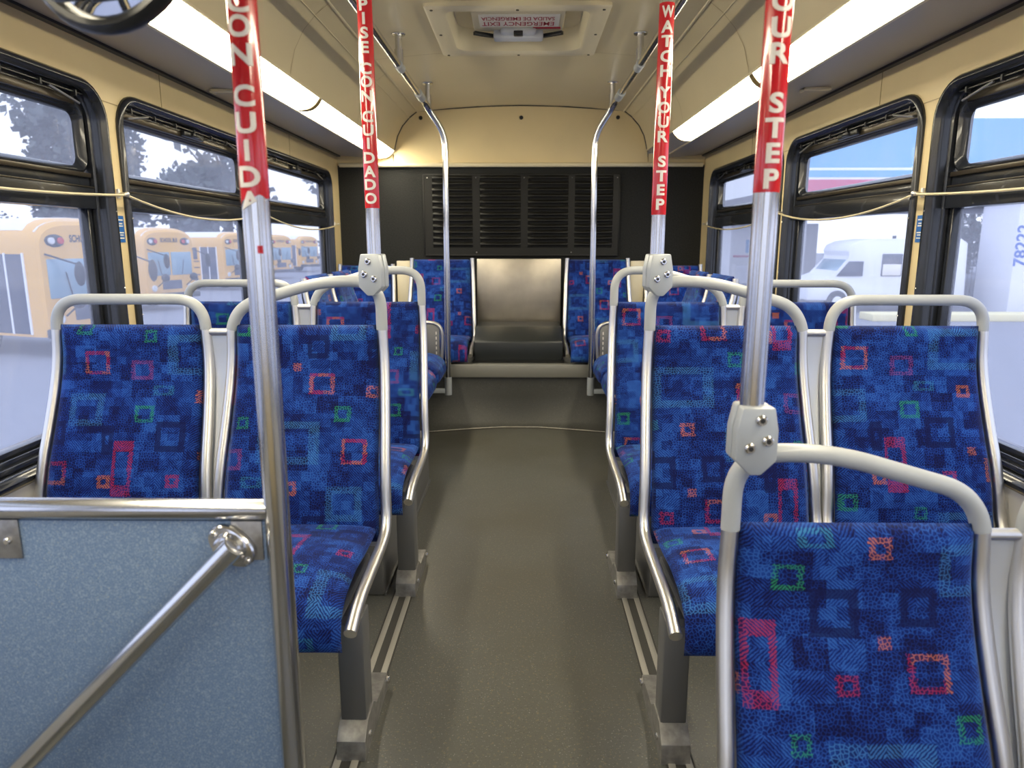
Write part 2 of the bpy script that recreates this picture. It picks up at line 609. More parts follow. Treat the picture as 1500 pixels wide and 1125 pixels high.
def text_mesh(body, size, bold=0.0, extrude=0.0, align='CENTER', space=1.0):
    cu = bpy.data.curves.new('txt', 'FONT')
    cu.body = body
    cu.size = size
    cu.offset = bold
    cu.extrude = extrude
    cu.align_x = align
    cu.align_y = 'CENTER'
    cu.space_character = space
    cu.resolution_u = 4
    ob = bpy.data.objects.new('txt', cu)
    C.objects.link(ob)
    dg = bpy.context.evaluated_depsgraph_get()
    me = bpy.data.meshes.new_from_object(ob.evaluated_get(dg))
    bpy.data.objects.remove(ob)
    bpy.data.curves.remove(cu)
    b = bmesh.new()
    b.from_mesh(me)
    bpy.data.meshes.remove(me)
    return b


# ------------------------------------------------------------------ shell of the bus
W = 1.34
YR = 5.40
YF = -1.9
SILL, TOP = 0.56, 1.69
WIN = [(3.76, 5.16), (2.475, 3.69), (1.19, 2.40), (-0.095, 1.115), (-1.38, -0.17)]


def wall(sx, name):
    mb = MB()
    b = bmesh.new()
    cells = []
    prev = YR
    for i, (a, c) in enumerate(WIN):
        nxt = (WIN[i + 1][1] + a) / 2 if i + 1 < len(WIN) else YF
        cells.append((nxt, prev, a, c))
        prev = nxt
    for (c0, c1, a, c) in cells:
        outer = [(c0, .30), (c1, .30), (c1, 1.85), (c0, 1.85)]
        inner = rrect(a + .012, c - .012, SILL + .012, TOP - .012, .10)
        vo = [b.verts.new((sx * W, p[0], p[1])) for p in outer]
        vi = [b.verts.new((sx * W, p[0], p[1])) for p in inner]
        es = [b.edges.new((vo[k], vo[(k + 1) % 4])) for k in range(4)]
        es += [b.edges.new((vi[k], vi[(k + 1) % len(vi)])) for k in range(len(vi))]
        bmesh.ops.triangle_fill(b, use_beauty=True, edges=es)
    ex = bmesh.ops.extrude_face_region(b, geom=b.faces[:])
    for g in ex['geom']:
        if isinstance(g, bmesh.types.BMVert):
            g.co.x += sx * .07
    mb.join(b)
    return struct(mb.build(name, 'cream'))


wall(-1, 'wall_left')
wall(1, 'wall_right')
for sx, nm in ((-1, 'trim_1'), (1, 'trim_2')):
    mb = MB()
    mb.box(sx * (W - .004), sx * (W + .07), YF, YR, -.30, .30)
    mb.box(sx * (W - .010), sx * (W - .0005), YF, YR, .26, SILL - .01)
    struct(mb.build(nm, 'lowwall'))
# thin dark joints in the wall panels
mb = MB()
for sx in (-1, 1):
    for (y0, y1) in ((2.40, 2.475), (3.69, 3.76), (1.115, 1.19)):
        mb.box(sx * (W - .0015), sx * (W + .001), y0 - .03, y1 + .03, 1.647, 1.650)
    for y in (2.80, 4.3, .9):
        mb.box(sx * (W - .0015), sx * (W + .001), y, y + .002, 1.69, 1.82)
struct(mb.build('trim_3', 'cap'))

# floor: raised aisle floor, step down to the low front part
mb = MB()
mb.box(-W - .06, W + .06, 1.28, YR, -.06, 0)
struct(mb.build('floor', 'floor'))
mb = MB()
mb.box(-W - .06, W + .06, YF, 1.30, -.30, -.24)
struct(mb.build('floor_front', 'floor'))
mb = MB()
mb.box(-.42, .42, 1.262, 1.279, -.238, .003, .002)
struct(mb.build('trim_4', 'track'))


def cross(sx):
    """ceiling cross-section, centre to light"""
    pts = [(0, 2.165), (.25, 2.160), (.50, 2.145), (.742, 2.122)]
    return [(sx * x, z) for x, z in pts]


mb = MB()
prof = cross(-1)[::-1] + cross(1)[1:]
prof2 = [(x, z + .05) for x, z in prof]
HX, HY0, HY1 = .318, 3.17, 3.85
def ceil_z(x):
    x = abs(x)
    P = [(0, 2.165), (.25, 2.160), (.50, 2.145), (.742, 2.122)]
    for (a, b) in zip(P, P[1:]):
        if x <= b[0]:
            t = (x - a[0]) / (b[0] - a[0])
            return a[1] + (b[1] - a[1]) * t
    return P[-1][1]
xs = [-.742, -.5, -HX, -.15, 0, .15, HX, .5, .742]
for (y0, y1, skip) in ((YF, HY0, False), (HY0, HY1, True), (HY1, YR, False)):
    for a, b_ in zip(xs, xs[1:]):
        if skip and a >= -HX - .001 and b_ <= HX + .001:
            continue
        p = [(a, ceil_z(a)), (b_, ceil_z(b_)), (b_, ceil_z(b_) + .03), (a, ceil_z(a) + .03)]
        mb.prism(p, 'Y', y0, y1)
struct(mb.build('ceiling', 'ceil', angle=30))
mb = MB()
for y in (3.89, 2.1):
    xx = [-.742 + i * .1484 for i in range(11)]
    mb.sheet([[(x, y, ceil_z(x) - .0012) for x in xx], [(x, y + .004, ceil_z(x) - .0012) for x in xx]])
struct(mb.build('trim_5', 'cap', angle=30))

# curved side panels between ceiling and lamps, grey duct soffits
COVE = [(.742, 2.128), (.80, 2.085), (.855, 2.025), (.893, 1.955), (.912, 1.885), (.918, 1.850)]
n = 1
for sx, nm in ((-1, 'left'), (1, 'right')):
    mb = MB()
    pr = [(sx * x, z) for x, z in COVE] + [(sx * (x + .03), z + .02) for x, z in COVE[::-1]]
    mb.prism(pr, 'Y', YF, YR - .005)
    struct(mb.build('ceiling_cove_' + nm, 'ceil', angle=50))
    mb = MB()
    mb.prism([(sx * 1.020, 1.800), (sx * 1.335, 1.822), (sx * 1.335, 1.87), (sx * 1.02, 1.87)], 'Y', YF, YR - .005)
    struct(mb.build('ceiling_soffit_' + nm, 'grey_soffit'))
    # black shadow gap, thin alu edge and panel beads
    mb = MB()
    mb.box(sx * 1.315, sx * 1.338, YF, YR - .01, 1.812, 1.830)
    struct(mb.build('trim_%d' % (5 + n), 'black')); n += 1
    mb = MB()
    mb.box(sx * 1.020, sx * 1.034, YF, YR - .01, 1.793, 1.800, .002)
    mb.tube([(sx * .742, YF, 2.122), (sx * .742, YR - .01, 2.122)], .006, 8)
    mb.tube([(sx * .915, YF, 1.853), (sx * .915, YR - .01, 1.853)], .005, 8)
    mb.tube([(sx * .803, YF, 2.078), (sx * .803, YR - .01, 2.078)], .0025, 6)
    struct(mb.build('trim_%d' % (5 + n), 'hatch')); n += 1
    mb = MB()
    for y in (1.75, 3.02, 4.2):
        mb.sheet([[(sx * (x - .0015), yy, z - .001) for x, z in COVE] for yy in (y, y + .0035)])
    struct(mb.build('trim_%d' % (5 + n), 'cap')); n += 1
    # outer roof
    mb = MB()
    mb.box(sx * .70, sx * (W + .07), YF, YR + .05, 2.21, 2.25)
    mb.box(sx * (W + .0), sx * (W + .07), YF, YR + .05, 1.84, 2.21)
    mb.box(sx * .0, sx * W, YR + .03, YR + .06, 1.74, 2.21)
    mb.box(sx * .0, sx * .70, YF, YR + .05, 2.27, 2.30)
    mb.box(sx * .66, sx * .70, YF, YR + .05, 2.21, 2.30)
    struct(mb.build('ceiling_roof_' + nm, 'white'))

# rear wall: carpeted lower wall, cream upper panel
mb = MB()
mb.box(-W, W, YR, YR + .05, -.1, 1.752)
struct(mb.build('wall_rear', 'carpet'))
arc = [(sx * x, z) for sx, L in ((1, COVE[::-1]), ) for x, z in L]
prof = [(-.93, 1.752)] + [(-x, z) for x, z in COVE[::-1]] + cross(-1)[::-1][1:] + cross(1)[1:-1] + [(x, z) for x, z in COVE] + [(.93, 1.752)]
mb = MB()
mb.prism([(x * 1.0, z) for x, z in prof], 'Y', YR - .012, YR + .03)
for sx in (-1, 1):
    mb.box(sx * .93, sx * W, YR - .012, YR + .03, 1.752, 1.83)
struct(mb.build('wall_rear_panel', 'cream'))
mb = MB()
line = [(-x, YR - .016, z) for x, z in COVE[::-1]] + [(x, YR - .016, z) for x, z in cross(-1)[::-1][1:]] + [(x, YR - .016, z) for x, z in cross(1)[1:-1]] + [(x, YR - .016, z) for x, z in COVE]
mb.tube(line, .006, 8)
struct(mb.build('trim_12', 'black'))
mb = MB()
mb.tube([(-1.32, YR - .03, 1.752), (1.32, YR - .03, 1.752)], .016, 12)
struct(mb.build('trim_13', 'hatch'))
for x in (-.72, .005, .70):
    mb = MB()
    mb.disc((x, YR - .016, 2.080 if x else 2.118), .014, (0, -1, 0), .012, 16, .003)
    tag(mb.build('rubber_stud', 'black'), {-.72: 'small black stud at the left end of the cream rear panel',
        .005: 'small black stud at the top middle of the cream rear panel',
        .70: 'small black stud at the right end of the cream rear panel'}[x], 'stud', 'studs on the rear panel')
# front end behind the camera: dash wall and windshield opening
mb = MB()
mb.box(-W, W, YF - .06, YF, -.3, .55)
mb.box(-W, W, YF - .06, YF, 1.75, 2.2)
mb.box(-W, -W + .12, YF - .06, YF, .55, 1.75)
mb.box(W - .12, W, YF - .06, YF, .55, 1.75)
mb.box(-.04, .04, YF - .06, YF, .55, 1.75)
struct(mb.build('wall_front', 'cream'))


# ------------------------------------------------------------------ windows
def make_window(k, sx, y0, y1, near_rear):
    def L(inset, x, r):
        return [(sx * x, p[0], p[1]) for p in rrect(y0 + inset, y1 - inset, SILL + inset, TOP - inset, max(.012, r - inset))]
    mb = MB()
    prof = [(-.004, 1.340), (-.004, 1.330), (.004, 1.322), (.012, 1.322), (.018, 1.330), (.024, 1.334), (.028, 1.346),
            (.028, 1.366), (.036, 1.370), (.036, 1.392), (.044, 1.398), (.044, 1.425), (.0, 1.425)]
    mb.loft([L(i, x, .115) for i, x in prof], close=True)
    fr = struct(mb.build('window_%d' % k, 'frame', angle=50))
    # lower glass
    a, b = y0 + .040, y1 - .040
    mb = MB(); mb.box(sx * 1.408, sx * 1.413, a, b, .60, 1.345)
    mb.build('lower_pane', 'glass', fr)
    mb = MB(); mb.box(sx * 1.404, sx * 1.409, a + .015, b - .015, 1.40, 1.64)
    mb.build('hopper_pane', 'glass_up', fr)
    # transom bar
    mb = MB()
    for (x0, x1, z0, z1) in ((1.368, 1.425, 1.306, 1.372), (1.382, 1.425, 1.372, 1.404)):
        mb.box(sx * x0, sx * x1, a, b, z0, z1, .003)
    mb.build('transom', 'frame', fr)
    mb = MB()
    mb.box(sx * 1.374, sx * 1.425, a, b, 1.404, 1.418, .002)
    mb.box(sx * 1.366, sx * 1.37, a, b, 1.372, 1.376, .001)
    mb.build('transom_edge', 'bronze', fr)
    # hopper sash ring round the upper glass
    mb = MB()
    def H(iy, z0, z1, x, r):
        return [(sx * x, p[0], p[1]) for p in rrect(y0 + iy, y1 - iy, z0, z1, r)]
    mb.loft([H(.040, 1.416, 1.660, 1.398, .05), H(.040, 1.416, 1.660, 1.380, .05), H(.050, 1.424, 1.622, 1.376, .04),
             H(.062, 1.436, 1.604, 1.388, .03), H(.066, 1.440, 1.600, 1.404, .03), H(.040, 1.416, 1.660, 1.404, .05)], close=False)
    mb.build('hopper_sash', 'frame', fr, angle=50)
    # catch mechanism above the hopper
    mb = MB()
    mb.box(sx * 1.366, sx * 1.380, y0 + .10, y1 - .10, 1.618, 1.640, .002)
    mb.build('hinge_bar', 'bronze', fr)
    mb = MB()
    mb.box(sx * 1.350, sx * 1.358, y0 + .08, y1 - .08, 1.650, 1.653)
    ny = 7
    for i in range(ny):
        yy = y0 + .12 + i * (y1 - y0 - .24) / (ny - 1)
        mb.box(sx * 1.345, sx * 1.36, yy - .004, yy + .004, 1.640, 1.658, .001)
    ym = (y0 + y1) / 2
    mb.box(sx * 1.348, sx * 1.37, ym - .09, ym + .09, 1.622, 1.645, .006)
    mb.box(sx * 1.338, sx * 1.362, ym - .03, ym + .03, 1.626, 1.642, .005)
    mb.build('catch_rail', 'black', fr)
    for s in (-1, 1):
        mb = MB()
        yy = ym + s * (y1 - y0) * .36
        mb.tube([(sx * 1.352, yy - .07, 1.622 if s < 0 else 1.648), (sx * 1.352, yy + .07, 1.648 if s < 0 else 1.622)], .0035, 8)
        mb.build('stay_rod', 'alu', fr)
    # bottom track
    mb = MB()
    mb.box(sx * 1.352, sx * 1.425, a, b, .590, .606, .002)
    mb.box(sx * 1.366, sx * 1.374, a, b, .604, .622, .002)
    mb.box(sx * 1.384, sx * 1.425, a, b, .604, .638, .003)
    mb.build('sill_track', 'frame', fr)
    mb = MB()
    mb.box(sx * 1.376, sx * 1.379, a, b, .606, .612)
    mb.build('track_edge', 'bronze', fr)
    # vertical sash edge at each end of the lower light
    mb = MB()
    for (p, q) in ((a, a + .022), (b - .022, b)):
        mb.box(sx * 1.386, sx * 1.420, p, q, .60, 1.31, .003)
    mb.build('sash_edge', 'frame', fr)
    # screws
    mb = MB()
    for (yy, zz) in ((y1 - .010, 1.30), (y1 - .010, 1.05), (y1 - .010, .80), (y0 + .010, 1.28), (y0 + .010, .95), (y1 - .2, .575), (y0 + .3, .575)):
        mb.ball((sx * 1.3215, yy, zz), .0035, sub=1)
    mb.build('frame_screws', 'bolt', fr)
    return fr


k = 1
for sx in (-1, 1):
    for i, (a, b) in enumerate(WIN):
        make_window(k, sx, a, b, i == 0)
        k += 1
# front windshield glass
mb = MB()
mb.box(-W + .12, W - .12, YF - .04, YF - .035, .55, 1.75)
struct(mb.build('window_%d' % k, 'glass_up'))

# blue stickers on the window posts and cords with clips
for sx, lab in ((-1, 'left'), (1, 'right')):
    t = thing('notice_sticker', 'small blue notice sticker with white print on the cream window post, %s side' % lab, 'sticker',
              (sx * (W - .001), 2.437, 1.20), 0, 'blue post stickers')
    mb = MB(); mb.box(-.0006, .0006, -.020, .020, 0, .088, 0)
    mb.build('sticker_face', 'blue_st', t)
    mb = MB()
    for z, w_ in ((.072, .026), (.060, .018), (.052, .024), (.030, .028), (.022, .02), (.012, .026)):
        mb.box(-.0012, .0012, -w_ / 2, w_ / 2, z, z + .004)
    mb.build('print_line', 'whitesign', t)
    # cord
    t = thing('pull_cord', 'cream stop-request cord sagging along the %s windows' % lab, 'cord', (sx * (W - .03), 2.437, 1.35), 0, 'stop request cords')
    pts = []
    nodes = [(-1.4, 1.36), (-.13, 1.36), (1.15, 1.355), (2.437, 1.355), (3.72, 1.345), (5.22, 1.325)]
    sags = [.03, .03, .02, .055, .055]
    for i in range(len(nodes) - 1):
        (ya, za), (yb, zb) = nodes[i], nodes[i + 1]
        for q in range(12):
            u = q / 12
            pts.append((0, ya + (yb - ya) * u - 2.437, za + (zb - za) * u - sags[i] * 4 * u * (1 - u) - 1.35))
    pts.append((0, nodes[-1][0] - 2.437, nodes[-1][1] - 1.35))
    mb = MB(); mb.tube(pts, .0042, 8)
    mb.build('cord_line', 'cord', t)
    for (y, z) in nodes[1:]:
        mb = MB()
        mb.tube([(sx * .028, y - 2.437, z - 1.345), (0, y - 2.437, z - 1.345)], .004, 8)
        mb.ball((0, y - 2.437 + .006, z - 1.347), .009, sub=2)
        mb.ball((0, y - 2.437 - .010, z - 1.349), .006, sub=2)
        mb.tube([(sx * .027, y - 2.437, z - 1.36), (sx * .027, y - 2.437, z - 1.33)], .007, 8)
        mb.build('cord_clip', 'alu', t)

# ------------------------------------------------------------------ ceiling lamps
def lamp(sx, y0, y1, label):
    t = thing('ceiling_lamp', label, 'lamp', (sx * .97, (y0 + y1) / 2, 1.80), 0, 'fluorescent strip lamps')
    X0, Z0, X1, Z1 = 1.020 - .97, 0.0, .918 - .97, .050
    def arcp(bul, s=1.0):
        out = []
        for i in range(9):
            u = i / 8
            x = X0 + (X1 - X0) * u
            z = Z0 + (Z1 - Z0) * u
            d = bul * 4 * u * (1 - u)
            nx, nz = -.45, -.89
            out.append((sx * (x + nx * d), z + nz * d))
        return out
    L = (y1 - y0) / 2
    A = arcp(.018)
    back = [(sx * (X1 + .01), .06), (sx * (X0), .03)]
    mb = MB()
    mb.prism(A + back, 'Y', -L + .02, L - .02)
    mb.build('diffuser', 'tube', t)
    B = arcp(.021)
    for s in (-1, 1):
        mb = MB()
        mb.prism(B + back, 'Y', s * (L - .02), s * L)
        mb.build('end_cap', 'cap', t)
    return t


lamp(-1, 3.47, 5.37, 'rear lit fluorescent strip lamp above the left windows, reaching the rear wall')
lamp(-1, 1.55, 3.46, 'lit fluorescent strip lamp above the left windows, nearest the camera')
lamp(-1, -.38, 1.54, 'lit fluorescent strip lamp high on the left beside the round mirror')
lamp(1, 3.01, 4.50, 'rear lit fluorescent strip lamp above the right windows, ending short of the rear wall')
lamp(1, 1.30, 3.00, 'lit fluorescent strip lamp above the right windows, nearest the camera')
lamp(1, -.38, 1.29, 'lit fluorescent strip lamp above the front right windows')
mb = MB()
mb.prism([(.918, 1.85), (1.02, 1.80), (1.02, 1.83), (.93, 1.87)], 'Y', 4.50, YR - .02)
mb.prism([(.918, 1.85), (1.02, 1.80), (1.02, 1.83), (.93, 1.87)], 'Y', YF, -.38)
mb.prism([(-.918, 1.85), (-1.02, 1.80), (-1.02, 1.83), (-.93, 1.87)], 'Y', YF, -.38)
struct(mb.build('ceiling_lamp_blank', 'grey_soffit'))
# small light brackets on the grey soffit
for sx, y, lab in ((-1, 3.05, 'left'), (1, 3.05, 'right')):
    mb = MB()
    mb.box(-.055, .055, -.012, .012, -.012, 0, .003)
    mb.box(-.055, -.045, -.012, .04, -.014, 0, .003)
    o = mb.build('reading_bracket', 'hatch')
    o.location = (sx * 1.20, y, 1.811)
    tag(o, 'slim cream bracket under the grey duct panel on the %s side' % lab, 'bracket', 'duct brackets')

# ------------------------------------------------------------------ emergency roof hatch
t = thing('roof_hatch', 'ivory emergency exit roof hatch in the middle of the ceiling', 'hatch', (-.005, 3.51, 2.155))
HB, HL = .375, .375
mb = MB()
def HR(x, y, r, z):
    return [(p[0], p[1], z) for p in rrect(-x, x, -y, y, r, 5)]
mb.loft([HR(.385, .39, .012, .012), HR(.385, .39, .012, -.014), HR(.375, .38, .012, -.020), HR(.318, .335, .05, -.020),
         HR(.305, .322, .07, -.010), HR(.298, .316, .08, .10), HR(.315, .335, .05, .10)], close=False)
mb.build('hatch_frame', 'hatch', t, angle=45)
mb = MB()
mb.box(-.31, .31, -.33, .33, .095, .11)
mb.build('hatch_lid', 'hatch', t)
mb = MB()
mb.box(-.215, .215, -.27, .20, .046, .096, .012)
mb.build('lid_panel', 'hatch', t)
mb = MB()
mb.box(-.180, .190, -.075, .110, .0435, .0465)
st = mb.build('exit_sticker', 'whitesign', t)
# writing reads from the other side of the hatch: upside down from here
for body, y, size in (('EMERGENCY EXIT', .058, .085), ('SALIDA DE EMERGENCIA', -.018, .070)):
    mb = MB()
    b = text_mesh(body, size, .0009)
    wx = max(v.co.x for v in b.verts) - min(v.co.x for v in b.verts)
    for v in b.verts:
        # seen from below, top of the letters towards the camera
        v.co = Vector((-v.co.x * (.335 / wx), v.co.y + y, .0428))
    mb.join(b)
    mb.build('exit_lettering', 'redtext', st, recalc=False)
mb = MB(); mb.box(.07, .20, .122, .140, .0425, .0455)
mb.build('small_label', M['redtext'], t)
mb = MB()
mb.box(-.085, .085, .125, .175, .020, .050, .012)
mb.box(-.12, .12, .165, .235, .008, .05, .01)
mb.build('latch_housing', 'shell', t)
mb = MB(); mb.box(-.022, .022, .115, .155, .012, .03, .003)
mb.build('latch_knob', 'black', t)
for s in (-1, 1):
    mb = MB()
    mb.box(-.055, .055, -.011, .011, -.008, .008, .002)
    o = mb.build('latch_arm', 'black', t)
    o.location = (s * .165, .185, .03)
    o.rotation_euler = (0, 0, -s * .55)
    mb = MB()
    mb.tube([(s * .275, -.27, .06), (s * .265, -.10, .085)], .010, 8)
    mb.build('lid_strut', 'black', t)
for x in (-.355, 0, .355):
    for y in (-.355, 0, .36):
        if x or y:
            mb = MB()
            mb.disc((x, y, -.021), .0065, (0, 0, -1), .004, 10)
            mb.build('frame_screw', 'bronze', t)

# ------------------------------------------------------------------ ceiling grab rails with stanchions
for sx, lab in ((-1, 'left'), (1, 'right')):
    t = thing('overhead_grab_rail', 'overhead grab rail bending down to a vertical pole near the rear bench, %s side' % lab,
              'grab rail', (sx * .555, 2.7, 2.0), 0, 'overhead grab rails')
    cx = sx * .555
    mb = MB()
    mb.tube([(0, -2.6, 0), (0, 1.50, 0)], .0165, 16)
    mb.build('upper_tube', 'rail_steel', t)
    mb = MB()
    mb.tube([(0, 1.47, 0), (-sx * .004, 1.62, -.004), (sx * .535 - cx, 1.70, -.035), (sx * .450 - cx, 1.78, -.165), (sx * .458 - cx, 1.78, -1.66)], .0185, 16, fillet=[.03, .03, .09])
    mb.build('vertical_pole', 'rail_steel', t)
    for ya, yb, rr in ((1.40, 1.55, .0225), (.76, .86, .0205), (-.35, -.25, .0205)):
        mb = MB()
        mb.tube([(0, ya, 0), (0, yb, 0)], rr, 16)
        mb.build('sleeve', 'clamp', t)
    mb = MB()
    mb.tube([(sx * .458 - cx, 1.78, -1.765), (sx * .458 - cx, 1.78, -1.65)], .023, 16)
    mb.box(sx * .458 - cx, sx * .60 - cx, 1.768, 1.792, -1.755, -1.725, .004)
    mb.build('foot_socket', 'clamp', t)
    for y in (.80, 2.19 - .62 + .25, -.9):
        mb = MB()
        zt = ceil_z(.555) - 2.0
        mb.tube([(0, y, zt), (0, y, .0)], .0155, 14)
        mb.disc((0, y, zt - .004), .033, (0, 0, -1), .008, 20, .003)
        mb.tube([(0, y, .07), (0, y, -.005)], .0205, 14)
        mb.build('stanchion', 'rail_steel', t)

# ------------------------------------------------------------------ seats
# side profile (y, z) of the tube: 0,0 = top of backrest above the floor
PROF = [(0, .965), (-.006, .86), (-.055, .72), (-.118, .575), (-.142, .445), (-.20, .418), (-.36, .410), (-.50, .402), (-.575, .372)]


def smooth_path(P, n=8, passes=2):
    pts = [Vector((0, *p)) for p in P]
    for _ in range(passes):
        q = [pts[0]]
        for a, b in zip(pts, pts[1:]):
            q += [a * .75 + b * .25, a * .25 + b * .75]
        q.append(pts[-1])
        pts = q
    return [(p.y, p.z) for p in pts]


BACK = smooth_path([(-.004, .975), (-.006, .86), (-.055, .72), (-.118, .575), (-.150, .440), (-.158, .40)])


def path_at(P, t):
    L = [0]
    for a, b in zip(P, P[1:]):
        L.append(L[-1] + math.hypot(b[0] - a[0], b[1] - a[1]))
    s = t * L[-1]
    for i in range(len(P) - 1):
        if s <= L[i + 1] + 1e-9:
            u = (s - L[i]) / (L[i + 1] - L[i] + 1e-12)
            return (P[i][0] + (P[i + 1][0] - P[i][0]) * u, P[i][1] + (P[i + 1][1] - P[i][1]) * u,
                    (P[i + 1][0] - P[i][0]), (P[i + 1][1] - P[i][1]), L[-1])
    return (*P[-1], 0, -1, L[-1])


def cushion_mesh(x0, x1, P, thick, dimples, name, parent, under, flare=0.0, dome=0.0, shift=(0, 0, 0)):
    """closed padded slab following path P (y,z); front side = camera/up side. flare widens x with progress"""
    NX, NT = 26, 40
    bm = bmesh.new()
    uvs = {}
    def sq(u, p=6):
        return (max(0.0, 1 - abs(u) ** p)) ** (1 / 2.2)
    rows_f, rows_b = [], []
    for j in range(NT + 1):
        t = j / NT
        y, z, dy, dz, LL = path_at(P, t)
        l = math.hypot(dy, dz)
        ny, nz = dz / l, -dy / l      # normal pointing to the camera / up
        if ny > 0:
            ny, nz = ny, nz
        rf, rb = [], []
        for i in range(NX + 1):
            s = -1 + 2 * i / NX
            wd = flare * t
            xx = (x0 + x1) / 2 + s * ((x1 - x0) / 2 + wd)
            env = sq(s) * sq(2 * t - 1, 14)
            d = thick * env
            d += dome * env * math.cos(s * math.pi / 2) * math.sin(math.pi * t)
            for (ds, dt, a) in dimples:
                q = ((s - ds) / .17) ** 2 + ((t - dt) / .075) ** 2
                d -= a * math.exp(-q)
            # inner corners at the top rounded a little
            vf = bm.verts.new((xx, y + ny * d, z + nz * d))
            vb = bm.verts.new((xx, y - ny * under * env, z - nz * under * env))
            uvs[vf] = (xx, (1 - t) * LL)
            uvs[vb] = (xx, (1 - t) * LL + .2)
            rf.append(vf)
            rb.append(vb)
        rows_f.append(rf)
        rows_b.append(rb)
    for R, flip in ((rows_f, False), (rows_b, True)):
        for j in range(NT):
            for i in range(NX):
                q = (R[j][i], R[j][i + 1], R[j + 1][i + 1], R[j + 1][i])
                bm.faces.new(q[::-1] if flip else q)
    uvl = bm.loops.layers.uv.new('UVMap')
    for f in bm.faces:
        for lp in f.loops:
            lp[uvl].uv = uvs[lp.vert]
    bmesh.ops.remove_doubles(bm, verts=bm.verts[:], dist=.0004)
    bmesh.ops.recalc_face_normals(bm, faces=bm.faces[:])
    me = bpy.data.meshes.new(name)
    bm.to_mesh(me)
    bm.free()
    for p in me.polygons:
        p.use_smooth = True
    me.materials.append(M['fabric'])
    o = bpy.data.objects.new(name, me)
    C.objects.link(o)
    o.parent = parent
    o['cloth_shift'] = shift
    return o


SEATP = smooth_path([(-.150, .437), (-.24, .432), (-.36, .446), (-.49, .440), (-.560, .420), (-.585, .375), (-.580, .330)])


def seat_unit(root, sx, xa, xb, handle, shift, leftcurve=True, stub=False):
    """one place between tube centres xa (aisle side) and xb; x measured outward from the aisle"""
    w = xb - xa
    lo, hi = sorted((sx * xa, sx * xb))
    for xx, s in ((xa, -1), (xb, 1)):
        mb = MB()
        P = smooth_path(PROF)
        pts = []
        n_ = len(P)
        for i, (y, z) in enumerate(P):
            fl = .022 * min(1, max(0, (.965 - z) / .50))
            pts.append((sx * (xx + s * fl), y, z))
        if stub:
            pts = [(sx * xx, .0, .985)] + pts
        mb.tube(pts, .0146, 14)
        mb.build('side_tube', 'alu', root)
    g = .0135
    cushion_mesh(lo + g, hi - g, BACK, .030, [(-.33, .30, .007), (.33, .30, .007), (-.33, .62, .008), (.33, .62, .008)],
                 'backrest', root, .018, .018, .006, shift)
    cushion_mesh(lo + g - .012, hi - g + .012, SEATP, .022, [], 'seat_cushion', root, .05, .006, .014, (shift[0] + .2, shift[1] + .13, 0))
    # moulded shell behind
    mb = MB()
    rows = []
    P = [path_at(BACK, j / 14)[:2] for j in range(15)]
    for (y, z) in P:
        rows.append([(lo + g * .6 + (hi - lo - 1.2 * g) * i / 8, y + .020 + .012 * math.sin(math.pi * i / 8), z - .022) for i in range(9)])
    rows2 = [[(x, y + .004, z) for x, y, z in r] for r in rows]
    mb.sheet(rows)
    mb.sheet(rows2)
    mb.build('back_shell', 'shell', root)
    mb = MB()
    mb.box(lo + .02, hi - .02, -.54, -.16, .345, .372, .01)
    mb.build('seat_pan', 'pewter', root)
    if handle == 'plain':
        z0, zt = .965, 1.045
        mb = MB()
        mb.tube([(sx * xa, 0, z0 - .004), (sx * xa, .0, zt), (sx * xb, .0, zt), (sx * xb, 0, z0 - .004)], .0150, 16, fillet=.088, seg=10)
        mb.build('grab_handle', 'handle', root)
    elif handle == 'slope':
        mb = MB()
        mb.tube([(sx * xa, 0, .961), (sx * xa, 0, 1.095), (sx * (xa + .16), 0, 1.095), (sx * (xb - .015), 0, 1.024), (sx * xb, 0, .961)], .0158, 16,
                fillet=[.085, .07, .07], seg=10)
        mb.build('grab_handle', 'handle', root)


